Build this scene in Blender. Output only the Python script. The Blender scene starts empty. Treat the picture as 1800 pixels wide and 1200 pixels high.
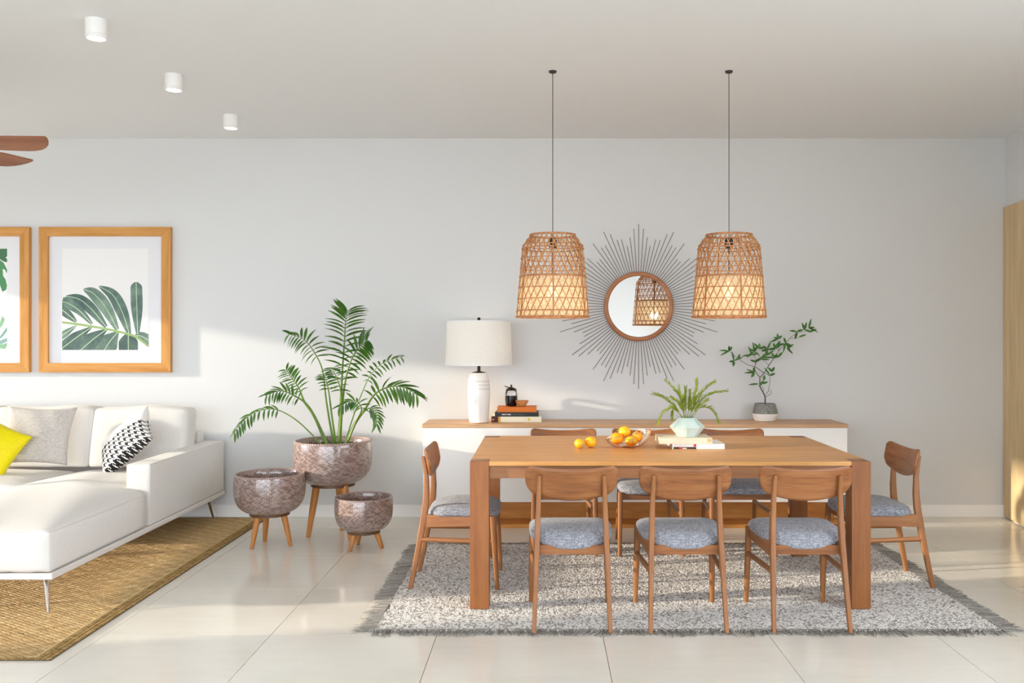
import bpy, bmesh, math, random
import numpy as np
from mathutils import Vector, Matrix

random.seed(7)
rng = np.random.default_rng(7)
scene = bpy.context.scene
COL = scene.collection
PI = math.pi

# ------------------------------------------------------------------ camera
cam_data = bpy.data.cameras.new('camera')
cam_data.sensor_width = 36.0
cam_data.sensor_fit = 'HORIZONTAL'
cam_data.lens = 1567.0 / 1800.0 * 36.0
cam_data.shift_x = -55.0 / 1800.0
cam_data.shift_y = -8.0 / 1800.0
cam_data.clip_start = 0.05
cam_data.clip_end = 200
cam = bpy.data.objects.new('camera', cam_data)
cam.location = (0, 0, 1.4)
cam.rotation_euler = (PI / 2, 0, 0)
COL.objects.link(cam)
scene.camera = cam

# ------------------------------------------------------------------ sky, sun, exposure
world = bpy.data.worlds.new('sky')
scene.world = world
world.use_nodes = True
wn = world.node_tree.nodes
bg = wn.get('Background') or wn.new('ShaderNodeBackground')
bg.inputs['Color'].default_value = (0.855, 0.93, 1.03, 1)
bg.inputs['Strength'].default_value = 6.2
sun_data = bpy.data.lights.new('sun', 'SUN')
sun_data.energy = 6.3
sun_data.angle = math.radians(1.3)
sun_data.color = (1.0, 0.90, 0.74)
sun = bpy.data.objects.new('sun', sun_data)
sun.rotation_euler = Vector((1.0, 0.178, -0.172)).to_track_quat('-Z', 'Y').to_euler()
sun.location = (-12, 0, 6)
COL.objects.link(sun)
scene.view_settings.view_transform = 'Standard'
scene.view_settings.look = 'None'
scene.view_settings.gamma = 1.0
scene.view_settings.use_curve_mapping = False
scene.view_settings.exposure = 0.08
scene.cycles.use_denoising = True
scene.cycles.max_bounces = 12
scene.cycles.diffuse_bounces = 8
scene.cycles.transparent_max_bounces = 12
scene.cycles.sample_clamp_indirect = 8.0


# ------------------------------------------------------------------ node helpers
def lin(h):
    if isinstance(h, str):
        h = h.lstrip('#')
        c = [int(h[i:i + 2], 16) / 255 for i in (0, 2, 4)]
    else:
        c = h
    return tuple((x / 12.92 if x <= 0.04045 else ((x + 0.055) / 1.055) ** 2.4) for x in c) + (1.0,)


class G:
    def __init__(self, name):
        self.m = bpy.data.materials.new(name)
        self.m.use_nodes = True
        self.t = self.m.node_tree
        self.b = self.t.nodes.get('Principled BSDF')
        self.out = self.t.nodes.get('Material Output')

    def put(self, sock, v):
        if v is None:
            return
        if isinstance(v, bpy.types.NodeSocket):
            self.t.links.new(v, sock)
        else:
            sock.default_value = v

    def n(self, typ, ins=None, **props):
        nd = self.t.nodes.new(typ)
        for k, v in props.items():
            setattr(nd, k, v)
        for k, v in (ins or {}).items():
            self.put(nd.inputs[k], v)
        return nd

    def math(self, op, a, b=None, c=None):
        nd = self.n('ShaderNodeMath', operation=op)
        self.put(nd.inputs[0], a)
        if b is not None:
            self.put(nd.inputs[1], b)
        if c is not None:
            self.put(nd.inputs[2], c)
        return nd.outputs[0]

    def mix(self, f, a, b):
        nd = self.n('ShaderNodeMix', data_type='RGBA')
        self.put(nd.inputs['Factor'], f)
        self.put(nd.inputs[6], a)
        self.put(nd.inputs[7], b)
        return nd.outputs[2]

    def coord(self, kind='Object'):
        return self.n('ShaderNodeTexCoord').outputs[kind]

    def mapped(self, vec, scale=(1, 1, 1), rot=(0, 0, 0), rnd=0.0):
        if rnd:
            oi = self.n('ShaderNodeObjectInfo')
            r = self.math('MULTIPLY', oi.outputs['Random'], rnd)
            cb = self.n('ShaderNodeCombineXYZ', {0: r, 1: r, 2: r})
            ad = self.n('ShaderNodeVectorMath', operation='ADD')
            self.put(ad.inputs[0], vec)
            self.put(ad.inputs[1], cb.outputs[0])
            vec = ad.outputs[0]
        return self.n('ShaderNodeMapping', {'Vector': vec, 'Scale': scale, 'Rotation': rot}).outputs[0]

    def noise(self, vec, scale=5, detail=4, rough=0.55):
        return self.n('ShaderNodeTexNoise', {'Vector': vec, 'Scale': scale, 'Detail': detail, 'Roughness': rough}).outputs[0]

    def ramp(self, f, stops):
        nd = self.n('ShaderNodeValToRGB')
        cr = nd.color_ramp
        while len(cr.elements) < len(stops):
            cr.elements.new(0.5)
        for e, (p, c) in zip(cr.elements, stops):
            e.position = p
            e.color = c
        self.put(nd.inputs[0], f)
        return nd.outputs[0]

    def bump(self, h, strength=0.3, dist=0.01):
        nd = self.n('ShaderNodeBump', {'Height': h, 'Strength': strength, 'Distance': dist})
        self.t.links.new(nd.outputs[0], self.b.inputs['Normal'])

    def set(self, **kw):
        for k, v in kw.items():
            self.put(self.b.inputs[k.replace('_', ' ')], v)
        return self


def plain(name, col, rough=0.5, metal=0.0, **kw):
    g = G(name)
    g.set(Base_Color=lin(col), Roughness=rough, Metallic=metal)
    for k, v in kw.items():
        g.put(g.b.inputs[k.replace('_', ' ')], v)
    return g.m


def wood(name, dark, mid, light, axis='X', rough=0.42, fine=1.0, rnd=7.0, spec=0.35):
    g = G(name)
    long_, cross = 1.6, 26.0 * fine
    sc = {'X': (long_, cross, cross), 'Y': (cross, long_, cross), 'Z': (cross, cross, long_)}[axis]
    v = g.coord('Object')
    a = g.noise(g.mapped(v, sc, rnd=rnd), 1.0, 6, 0.6)
    sc2 = tuple(s * 4.5 for s in sc)
    b = g.noise(g.mapped(v, sc2, rnd=rnd), 1.0, 3, 0.6)
    f = g.math('ADD', g.math('MULTIPLY', a, 0.7), g.math('MULTIPLY', b, 0.3))
    c = g.ramp(f, [(0.33, lin(dark)), (0.5, lin(mid)), (0.68, lin(light))])
    g.set(Base_Color=c, Roughness=rough, Specular_IOR_Level=spec)
    g.bump(b, 0.12, 0.002)
    return g.m


M = {}
g = G('wall_paint')
v = g.coord('Object')
nz = g.noise(g.mapped(v, (1, 1, 1)), 260, 2)
g.set(Base_Color=lin('#d5d5d4'), Roughness=0.85, Specular_IOR_Level=0.2)
g.bump(nz, 0.10, 0.002)
M['wall'] = g.m
g = G('ceiling_paint')
nz = g.noise(g.mapped(g.coord('Object'), (1, 1, 1)), 200, 2)
g.set(Base_Color=lin('#e4e6e8'), Roughness=0.9, Specular_IOR_Level=0.15)
g.bump(nz, 0.08, 0.002)
M['ceiling'] = g.m
M['white_trim'] = plain('white_trim', '#efedea', 0.5)
g = G('floor_tile')
v = g.mapped(g.coord('Object'), (1, 1, 1), rnd=40)
n1 = g.noise(v, 1.6, 5, 0.6)
n2 = g.noise(g.mapped(g.coord('Object'), (3, 22, 1), rnd=40), 1.0, 4, 0.6)
f = g.math('ADD', g.math('MULTIPLY', n1, 0.7), g.math('MULTIPLY', n2, 0.3))
g.set(Base_Color=g.ramp(f, [(0.3, lin('#dbd5c9')), (0.7, lin('#e8e3d8'))]), Roughness=g.ramp(n1, [(0.3, (0.10,) * 3 + (1,)), (0.7, (0.18,) * 3 + (1,))]), Specular_IOR_Level=0.75)
M['tile'] = g.m
M['grout'] = plain('grout', '#9a9284', 0.9)

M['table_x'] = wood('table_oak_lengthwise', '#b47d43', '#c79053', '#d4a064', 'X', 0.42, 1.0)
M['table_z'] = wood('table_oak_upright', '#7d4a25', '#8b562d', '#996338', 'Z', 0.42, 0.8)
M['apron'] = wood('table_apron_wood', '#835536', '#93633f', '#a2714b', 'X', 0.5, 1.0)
M['chair_z'] = wood('chair_wood_upright', '#83522d', '#925f37', '#a16e45', 'Z', 0.38, 1.0)
M['chair_y'] = wood('chair_wood_rail', '#8a5733', '#99653d', '#a8754b', 'Y', 0.4, 1.0)
M['chair_x'] = wood('chair_wood_back', '#6b4023', '#8c5831', '#a06c41', 'X', 0.38, 1.2)
M['side_x'] = wood('sideboard_oak', '#b8895f', '#c99c70', '#d6ac82', 'X', 0.4, 0.9)
M['plinth'] = wood('sideboard_plinth_wood', '#b67432', '#c98840', '#d99c55', 'X', 0.35, 0.6)
M['frame_x'] = wood('frame_oak_x', '#b0752f', '#c48a45', '#d39c58', 'X', 0.45, 1.0)
M['frame_z'] = wood('frame_oak_z', '#b0752f', '#c48a45', '#d39c58', 'Z', 0.45, 1.0)
M['oak_panel'] = wood('pale_oak_panel', '#bfa276', '#cfb488', '#dcc49b', 'Z', 0.5, 0.7)
M['planter_leg'] = wood('planter_leg_wood', '#a3662f', '#b87a3e', '#c78b50', 'Z', 0.4, 1.0)
M['fan'] = wood('fan_blade_wood', '#7d4a30', '#935c40', '#a56f52', 'X', 0.4, 1.0)
M['ring'] = wood('mirror_ring_wood', '#9a5f3c', '#b07550', '#bd8560', 'X', 0.4, 0.5)
M['cabinet'] = plain('cabinet_white', '#eeebe7', 0.3)
M['black'] = plain('black_metal', '#17130f', 0.45)
M['bronze'] = plain('dark_bronze', '#2c1d15', 0.4, 0.6)
M['wire'] = plain('ray_rod_metal', '#7d7068', 0.45, 0.5)
M['chrome'] = plain('polished_metal', '#d8d4d2', 0.15, 1.0)
M['white_metal'] = plain('white_lacquer', '#eceae8', 0.4)
M['paper'] = plain('print_paper', '#e6e4e3', 0.8)
M['mat'] = plain('mount_board', '#dcdcdf', 0.8)
M['soil'] = plain('potting_soil', '#2b2019', 0.95)
g = G('mirror_glass')
g.set(Base_Color=(0.92, 0.92, 0.92, 1), Roughness=0.0, Metallic=1.0)
M['mirror'] = g.m


def fabric(name, a, b, s=520, rough=0.9, bump=0.25, lo=0.35, hi=0.65, rot=(0, 0, 0)):
    g = G(name)
    v = g.coord('Object')
    n1 = g.noise(g.mapped(v, (s, s * 0.12, s * 0.35), rot), 1.0, 2)
    n2 = g.noise(g.mapped(v, (s * 0.12, s, s * 0.5), rot), 1.0, 2)
    f = g.math('MULTIPLY', g.math('ADD', n1, n2), 0.5)
    g.set(Base_Color=g.ramp(f, [(lo, lin(a)), (hi, lin(b))]), Roughness=rough, Specular_IOR_Level=0.15)
    g.put(g.b.inputs['Sheen Weight'], 0.15)
    g.bump(f, bump, 0.003)
    return g.m


M['seat'] = fabric('seat_blue_grey_weave', '#66676f', '#a6a7ad', 260, 0.92, 0.35, 0.38, 0.62)
M['sofa'] = fabric('sofa_white_linen', '#d2cec9', '#dcd8d3', 420, 0.9, 0.12)
M['linen'] = fabric('grey_linen', '#a9a19a', '#cdc7c0', 300, 0.95, 0.3)
M['yellow'] = fabric('yellow_satin', '#d6c406', '#e6d70c', 300, 0.45, 0.08)

# houndstooth printed in the cushion's own UV (thread grid, 2/2 twill)
g = G('houndstooth')
uv = g.n('ShaderNodeSeparateXYZ', {0: g.coord('UV')})
TH = 1 / 0.0056
ux = g.math('MULTIPLY', uv.outputs[0], TH)
uy = g.math('MULTIPLY', uv.outputs[1], TH)
fx = g.math('FLOOR', ux)
fy = g.math('FLOOR', uy)
wx = g.math('LESS_THAN', g.math('FLOORED_MODULO', fx, 8), 4)
wy = g.math('LESS_THAN', g.math('FLOORED_MODULO', fy, 8), 4)
tw = g.math('LESS_THAN', g.math('FLOORED_MODULO', g.math('ADD', fx, fy), 4), 2)
pat = g.math('ADD', g.math('MULTIPLY', wx, tw), g.math('MULTIPLY', wy, g.math('SUBTRACT', 1.0, tw)))
keep = g.math('LESS_THAN', uv.outputs[1], 0.215)  # plain white beyond this: sun washing out the print, put into the colour
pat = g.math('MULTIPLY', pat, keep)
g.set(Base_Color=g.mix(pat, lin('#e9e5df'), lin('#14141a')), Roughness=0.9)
M['hound'] = g.m

# woven planter: chevron rows in the bowl's own UV (metres)
g = G('woven_planter')
uv = g.n('ShaderNodeSeparateXYZ', {0: g.coord('UV')})
row = g.math('DIVIDE', uv.outputs[1], 0.030)
rl = g.math('SUBTRACT', row, g.math('FLOOR', row))
tri = g.math('ABSOLUTE', g.math('SUBTRACT', rl, 0.5))
ph = g.math('ADD', g.math('DIVIDE', uv.outputs[0], 0.0150), g.math('MULTIPLY', tri, 3.0))
st = g.math('SUBTRACT', ph, g.math('FLOOR', ph))
strand = g.math('SINE', g.math('MULTIPLY', st, PI))
sid = g.n('ShaderNodeTexWhiteNoise', noise_dimensions='2D')
cb = g.n('ShaderNodeCombineXYZ', {0: g.math('FLOOR', ph), 1: g.math('FLOOR', g.math('MULTIPLY', row, 2.0))})
g.put(sid.inputs['Vector'], cb.outputs[0])
nn = g.noise(g.coord('UV'), 14, 3)
cA = g.ramp(g.math('ADD', g.math('MULTIPLY', sid.outputs[0], 0.8), g.math('MULTIPLY', nn, 0.2)), [(0.25, lin('#93766e')), (0.75, lin('#c6ada3'))])
cB = g.mix(g.math('SMOOTH_MIN', g.math('MULTIPLY', strand, 1.3), 1.0, 0.1), lin('#3f2925'), cA)
g.set(Base_Color=cB, Roughness=0.42)
g.put(g.b.inputs['Coat Weight'], 1.0)
g.put(g.b.inputs['Coat Roughness'], 0.10)
g.put(g.b.inputs['Coat IOR'], 1.7)
bn = g.n('ShaderNodeBump', {'Height': strand, 'Strength': 0.10, 'Distance': 0.001})
g.t.links.new(bn.outputs[0], g.b.inputs['Coat Normal'])
g.bump(strand, 0.8, 0.006)
M['woven'] = g.m


def leafmat(name, a, b, rough=0.4):
    g = G(name)
    oi = g.n('ShaderNodeObjectInfo')
    n = g.noise(g.coord('Object'), 30, 2)
    f = g.math('ADD', g.math('MULTIPLY', oi.outputs['Random'], 0.5), g.math('MULTIPLY', n, 0.5))
    c = g.ramp(f, [(0.2, lin(a)), (0.8, lin(b))])
    g.set(Base_Color=c, Roughness=rough)
    tr = g.n('ShaderNodeBsdfTranslucent', {'Color': g.mix(0.5, c, lin('#9fd030'))})
    mx = g.n('ShaderNodeMixShader', {0: 0.28, 1: g.b.outputs[0], 2: tr.outputs[0]})
    g.t.links.new(mx.outputs[0], g.out.inputs['Surface'])
    return g.m


M['palm'] = leafmat('palm_leaf', '#1a431a', '#386c24')
M['palm_stem'] = leafmat('palm_stem', '#5d7a26', '#86a23a')
M['tree_leaf'] = leafmat('small_tree_leaf', '#1f4f25', '#3c7a38')
M['bark'] = plain('thin_bark', '#5f4f47', 0.8)
M['fern'] = leafmat('fern_leaf', '#7f9426', '#bcc655', 0.6)

M['attr_cache'] = None


def attrmat(name, rough=0.95):
    g = G(name)
    at = g.n('ShaderNodeAttribute', attribute_name='Col')
    n = g.noise(g.coord('Object'), 500, 2)
    c = g.n('ShaderNodeMix', data_type='RGBA', blend_type='MULTIPLY')
    g.put(c.inputs['Factor'], 0.35)
    g.put(c.inputs[6], at.outputs['Color'])
    g.put(c.inputs[7], g.ramp(n, [(0.3, (0.55, 0.55, 0.55, 1)), (0.7, (1.25, 1.25, 1.25, 1))]))
    g.set(Base_Color=c.outputs[2], Roughness=rough, Specular_IOR_Level=0.15)
    g.bump(n, 0.3, 0.002)
    return g.m


M['fibre'] = attrmat('fibre_colour')


# ------------------------------------------------------------------ object helpers
def thing(name, label, cat, loc=(0, 0, 0), rotz=0.0, group=None):
    o = bpy.data.objects.new(name, None)
    o.empty_display_size = 0.1
    COL.objects.link(o)
    o.location = loc
    o.rotation_euler = (0, 0, rotz)
    tag(o, label, cat, group)
    return o


def tag(o, label, cat, group=None, kind=None):
    o['label'] = label
    o['category'] = cat
    if group:
        o['group'] = group
    if kind:
        o['kind'] = kind
    return o


def struct(o, label=None):
    o['kind'] = 'structure'
    if label:
        o['label'] = label
    return o


def link(name, me, parent=None, loc=None, rot=None):
    o = bpy.data.objects.new(name, me)
    COL.objects.link(o)
    if parent is not None:
        o.parent = parent
    if loc is not None:
        o.location = loc
    if rot is not None:
        o.rotation_euler = rot
    return o


def copy_tree(root, loc, rotz, label):
    def rec(o, par):
        c = o.copy()
        COL.objects.link(c)
        c.parent = par
        for ch in kids.get(o.name, []):
            rec(ch, c)
        return c
    kids = {}
    for o in list(COL.objects):
        if o.parent:
            kids.setdefault(o.parent.name, []).append(o)
    r = rec(root, None)
    r.location = loc
    r.rotation_euler = (0, 0, rotz)
    r['label'] = label
    return r


class MB:
    """collects geometry for ONE part"""

    def __init__(self):
        self.v = []
        self.f = []
        self.uv = None

    def add(self, vs, fs):
        o = len(self.v)
        self.v += [tuple(p) for p in vs]
        self.f += [tuple(i + o for i in q) for q in fs]
        return self

    def box(self, x0, x1, y0, y1, z0, z1):
        vs = [(x, y, z) for z in (z0, z1) for y in (y0, y1) for x in (x0, x1)]
        fs = [(0, 2, 3, 1), (4, 5, 7, 6), (0, 1, 5, 4), (2, 6, 7, 3), (0, 4, 6, 2), (1, 3, 7, 5)]
        return self.add(vs, fs)

    def prism(self, poly, z0, z1):
        n = len(poly)
        vs = [(x, y, z0) for x, y in poly] + [(x, y, z1) for x, y in poly]
        fs = [tuple(range(n - 1, -1, -1)), tuple(range(n, 2 * n))]
        fs += [(i, (i + 1) % n, n + (i + 1) % n, n + i) for i in range(n)]
        return self.add(vs, fs)

    def lathe(self, prof, n=32, cx=0, cy=0, cap0=False, cap1=False, a0=0.0):
        vs = []
        for r, z in prof:
            for k in range(n):
                a = a0 + 2 * PI * k / n
                vs.append((cx + r * math.cos(a), cy + r * math.sin(a), z))
        fs = []
        m = len(prof)
        for j in range(m - 1):
            for k in range(n):
                k2 = (k + 1) % n
                fs.append((j * n + k, j * n + k2, (j + 1) * n + k2, (j + 1) * n + k))
        if cap0:
            fs.append(tuple(range(n - 1, -1, -1)))
        if cap1:
            fs.append(tuple((m - 1) * n + k for k in range(n)))
        return self.add(vs, fs)

    def tube(self, pts, rad, n=8, flat=1.0, closed=False, caps=True, up=(0, 0, 1)):
        pts = [Vector(p) for p in pts]
        m = len(pts)
        if not hasattr(rad, '__len__'):
            rad = [rad] * m
        tang = []
        for i in range(m):
            a = pts[(i - 1) % m] if (closed or i > 0) else pts[i]
            b = pts[(i + 1) % m] if (closed or i < m - 1) else pts[i]
            tang.append((b - a).normalized())
        ref = Vector(up)
        if abs(tang[0].dot(ref)) > 0.95:
            ref = Vector((1, 0, 0))
        nrm = (ref - tang[0] * ref.dot(tang[0])).normalized()
        vs = []
        for i in range(m):
            nrm = (nrm - tang[i] * nrm.dot(tang[i])).normalized()
            bi = tang[i].cross(nrm)
            for k in range(n):
                a = 2 * PI * k / n
                vs.append(pts[i] + nrm * (math.cos(a) * rad[i] * flat) + bi * (math.sin(a) * rad[i]))
        fs = []
        for i in range(m if closed else m - 1):
            i2 = (i + 1) % m
            for k in range(n):
                k2 = (k + 1) % n
                fs.append((i * n + k, i * n + k2, i2 * n + k2, i2 * n + k))
        if caps and not closed:
            fs.append(tuple(range(n - 1, -1, -1)))
            fs.append(tuple((m - 1) * n + k for k in range(n)))
        return self.add(vs, fs)

    def sweep(self, pts, ws, ds, n=16, p=4.0):
        """vertical-ish bar: superellipse sections (width along x, depth along y) at points"""
        vs = []
        for (x, y, z), w, d in zip(pts, ws, ds):
            for k in range(n):
                a = 2 * PI * (k + 0.5) / n
                c, s = math.cos(a), math.sin(a)
                vs.append((x + w / 2 * math.copysign(abs(c) ** (2 / p), c), y + d / 2 * math.copysign(abs(s) ** (2 / p), s), z))
        m = len(pts)
        fs = []
        for i in range(m - 1):
            for k in range(n):
                k2 = (k + 1) % n
                fs.append((i * n + k, i * n + k2, (i + 1) * n + k2, (i + 1) * n + k))
        fs.append(tuple(range(n - 1, -1, -1)))
        fs.append(tuple((m - 1) * n + k for k in range(n)))
        return self.add(vs, fs)

    def sphere(self, c, r, nu=20, nv=12, sz=1.0):
        vs = [(c[0], c[1], c[2] - r * sz)]
        for j in range(1, nv):
            ph = -PI / 2 + PI * j / nv
            for k in range(nu):
                a = 2 * PI * k / nu
                vs.append((c[0] + r * math.cos(ph) * math.cos(a), c[1] + r * math.cos(ph) * math.sin(a), c[2] + r * sz * math.sin(ph)))
        vs.append((c[0], c[1], c[2] + r * sz))
        fs = [(0, 1 + (k + 1) % nu, 1 + k) for k in range(nu)]
        for j in range(nv - 2):
            b = 1 + j * nu
            for k in range(nu):
                k2 = (k + 1) % nu
                fs.append((b + k, b + k2, b + nu + k2, b + nu + k))
        b = 1 + (nv - 2) * nu
        fs += [(b + k, b + (k + 1) % nu, len(vs) - 1) for k in range(nu)]
        return self.add(vs, fs)

    def mesh(self, name, mat, smooth=True, angle=40):
        me = bpy.data.meshes.new(name)
        me.from_pydata(self.v, [], self.f)
        if mat is not None:
            me.materials.append(mat)
        me.polygons.foreach_set('use_smooth', [bool(smooth)] * len(me.polygons))
        if self.uv is not None:
            ul = me.uv_layers.new(name='UVMap')
            li = np.empty(len(me.loops), dtype=np.int32)
            me.loops.foreach_get('vertex_index', li)
            ul.data.foreach_set('uv', np.asarray(self.uv, dtype=np.float32)[li].ravel())
        me.update()
        if smooth and angle:
            me.set_sharp_from_angle(angle=math.radians(angle))
        return me

    def build(self, name, mat, parent=None, smooth=True, angle=40, bevel=0.0, loc=None, rot=None, seg=2):
        o = link(name, self.mesh(name, mat, smooth, angle), parent, loc, rot)
        if bevel:
            md = o.modifiers.new('bevel', 'BEVEL')
            md.width = bevel
            md.segments = seg
            md.limit_method = 'ANGLE'
            md.angle_limit = math.radians(35)
        return o


def box(name, b, mat, parent=None, bevel=0.0, smooth=False):
    return MB().box(*b).build(name, mat, parent, smooth=smooth, bevel=bevel)


def catmull(pts, n):
    """smooth polyline through points"""
    P = [Vector(p) for p in pts]
    P = [P[0] * 2 - P[1]] + P + [P[-1] * 2 - P[-2]]
    out = []
    segs = len(P) - 3
    for i in range(n):
        t = i / (n - 1) * segs
        k = min(int(t), segs - 1)
        u = t - k
        p0, p1, p2, p3 = P[k:k + 4]
        out.append(0.5 * ((2 * p1) + (p2 - p0) * u + (2 * p0 - 5 * p1 + 4 * p2 - p3) * u * u + (3 * p1 - p0 - 3 * p2 + p3) * u ** 3))
    return out


def puff_mesh(x0, x1, y0, y1, z0, z1, r, n=12, top=0.0, side=0.0, bottom=0.0, fn=None):
    """soft upholstered block: rounded box whose faces swell"""
    c = Vector(((x0 + x1) / 2, (y0 + y1) / 2, (z0 + z1) / 2))
    h = Vector(((x1 - x0) / 2, (y1 - y0) / 2, (z1 - z0) / 2))
    bm = bmesh.new()

    def ticks(hh):
        e = r / hh
        inner = np.linspace(-1 + e, 1 - e, n)
        return [-1, -1 + e * 0.25, -1 + e * 0.6] + list(inner) + [1 - e * 0.6, 1 - e * 0.25, 1]
    T = [ticks(h.x), ticks(h.y), ticks(h.z)]
    for ax in range(3):
        a, b = (ax + 1) % 3, (ax + 2) % 3
        for sgn in (-1, 1):
            gridv = []
            for ta in T[a]:
                rowv = []
                for tb in T[b]:
                    q = [0, 0, 0]
                    q[ax] = sgn * h[ax]
                    q[a] = ta * h[a]
                    q[b] = tb * h[b]
                    cl = [max(-(h[i] - r), min(h[i] - r, q[i])) for i in range(3)]
                    d = Vector([q[i] - cl[i] for i in range(3)])
                    d = d.normalized() * r if d.length > 1e-9 else d
                    p = Vector(cl) + d
                    u, v_, w = p.x / h.x, p.y / h.y, p.z / h.z
                    kx, ky, kz = max(0, 1 - u * u), max(0, 1 - v_ * v_), max(0, 1 - w * w)
                    if top and w > 0:
                        p.z += top * (kx * ky) ** 0.5 * w
                    if bottom and w < 0:
                        p.z += bottom * (kx * ky) ** 0.5 * w
                    if side:
                        p.x += side * u * (ky * kz) ** 0.5
                        p.y += side * v_ * (kx * kz) ** 0.5
                    p = p + c
                    if fn:
                        p = fn(p)
                    rowv.append(bm.verts.new(p))
                gridv.append(rowv)
            for i in range(len(gridv) - 1):
                for j in range(len(gridv[0]) - 1):
                    q = (gridv[i][j], gridv[i + 1][j], gridv[i + 1][j + 1], gridv[i][j + 1])
                    bm.faces.new(q if sgn > 0 else q[::-1])
    bmesh.ops.remove_doubles(bm, verts=bm.verts, dist=1e-5)
    me = bpy.data.meshes.new('soft_block')
    bm.to_mesh(me)
    bm.free()
    me.polygons.foreach_set('use_smooth', [True] * len(me.polygons))
    return me


def puff(name, mat, parent, *a, **k):
    me = puff_mesh(*a, **k)
    me.materials.append(mat)
    return link(name, me, parent)


def pillow_mesh(w, hgt, t, mat, n=26):
    """square throw cushion in its own XZ plane, swelling along Y; UV in metres"""
    vs, uv, fs = [], [], []
    for s in (-1, 1):
        for j in range(n + 1):
            for i in range(n + 1):
                u, v_ = -1 + 2 * i / n, -1 + 2 * j / n
                u = math.copysign(abs(u) ** 0.8, u)
                v_ = math.copysign(abs(v_) ** 0.8, v_)
                th = max(0, (1 - u ** 2) * (1 - v_ ** 2)) ** 0.42
                px = u * w / 2 * (1 - 0.09 * (1 - v_ * v_) * abs(u) ** 2)
                pz = v_ * hgt / 2 * (1 - 0.09 * (1 - u * u) * abs(v_) ** 2)
                wr = 0.004 * math.sin(9 * u + 5 * v_) * th
                vs.append((px, s * (t / 2 * th + wr * 0.6), pz))
                uv.append(((u + 1) * w / 2, (v_ + 1) * hgt / 2))
    m = (n + 1) ** 2
    for s in (0, 1):
        for j in range(n):
            for i in range(n):
                a = s * m + j * (n + 1) + i
                q = (a, a + 1, a + n + 2, a + n + 1)
                fs.append(q if s == 0 else q[::-1])
    b = MB()
    b.v, b.f, b.uv = vs, fs, uv
    me = b.mesh('pillow', mat)
    bm = bmesh.new()
    bm.from_mesh(me)
    bmesh.ops.remove_doubles(bm, verts=bm.verts, dist=1e-5)
    bm.to_mesh(me)
    bm.free()
    return me


# ================================================================== THE ROOM
BACK = 6.942
CEIL = 2.946
LEFT = -6.5
REAR = -2.5


def right_x(y):
    return 3.598 - 0.137 * (BACK - y)


floor = struct(box('floor', (LEFT - 0.2, 4.1, REAR - 0.2, BACK + 0.2, -0.15, -0.006), M['grout']), 'pale beige polished stone tile floor')
tile_me = None
TS = 0.7797
gap = 0.003
tb = MB()
tb.box(gap / 2, TS - gap / 2, gap / 2, TS - gap / 2, -0.012, 0.0)
tile_me = tb.mesh('floor_tile', M['tile'], smooth=False)
i0 = math.floor((LEFT + 2.060) / TS)
for i in range(i0, i0 + 14):
    for j in range(-9, 4):
        x, y = -2.060 + TS * i, 4.187 + TS * j
        if x < 3.7 and y < BACK and x + TS > LEFT and y + TS > REAR:
            link('floor_tile', tile_me, floor, (x, y, 0))

struct(box('wall_back', (LEFT - 0.2, 3.75, BACK, BACK + 0.2, 0, CEIL), M['wall']), 'pale grey plaster back wall')
struct(box('ceiling', (LEFT - 0.2, 4.1, REAR - 0.2, BACK + 0.2, CEIL, CEIL + 0.15), M['ceiling']), 'flat off-white ceiling')
wrt = MB()
for y0, y1, z0, z1 in ((REAR - 0.2, -2.0, 0, CEIL), (-2.0, 3.6, 2.6, CEIL), (-2.0, 3.6, 0, 0.45), (3.6, BACK, 0, CEIL)):  # gap added out of view to brighten the right half of the room
    wrt.prism([(right_x(y0), y0), (right_x(y0) + 0.2, y0), (right_x(y1) + 0.2, y1), (right_x(y1), y1)], z0, z1)
struct(wrt.build('wall_right', M['wall'], smooth=False), 'white wall on the right above pale oak panelling')
# left wall: one big window by the sofa, one further towards the camera
WT = 2.20
wl = MB()
for y0, y1, z0, z1 in ((REAR - 0.2, 3.2, 0, CEIL), (3.2, 6.85, WT, CEIL), (6.85, BACK, 0, CEIL)):
    wl.box(LEFT - 0.18, LEFT, y0, y1, z0, z1)
struct(wl.build('wall_left', M['wall'], smooth=False))
wr = MB()
for x0, x1, z0, z1 in ((LEFT - 0.18, -6.0, 0, CEIL), (-6.0, 0.9, 2.75, CEIL), (0.9, 3.0, 0, CEIL)):  # wide unseen opening, shaped to let in soft fill from behind
    wr.box(x0, x1, REAR - 0.2, REAR, z0, z1)
struct(wr.build('wall_rear', M['wall'], smooth=False))
for k, (y0, y1) in enumerate(((3.2, 6.85),)):
    w = bpy.data.objects.new('window_%d' % (k + 1), None)
    COL.objects.link(w)
    w.location = (LEFT - 0.09, y0, 0)
    struct(w)
    L = y1 - y0
    for a in (0.0, L / 2 - 0.03, L - 0.06):
        box('window_frame', (-0.03, 0.03, a, a + 0.06, 0, WT), M['white_trim'], w)
    box('window_sill', (-0.03, 0.03, 0, L, 0, 0.06), M['white_trim'], w)
    box('window_head', (-0.03, 0.03, 0, L, WT - 0.06, WT), M['white_trim'], w)
struct(MB().box(LEFT, -0.889, BACK - 0.012, BACK, 0, 0.095).box(2.236, 3.596, BACK - 0.012, BACK, 0, 0.095)
       .build('baseboard_back', M['white_trim'], smooth=False, bevel=0.002), 'white skirting board along the back wall')
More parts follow.
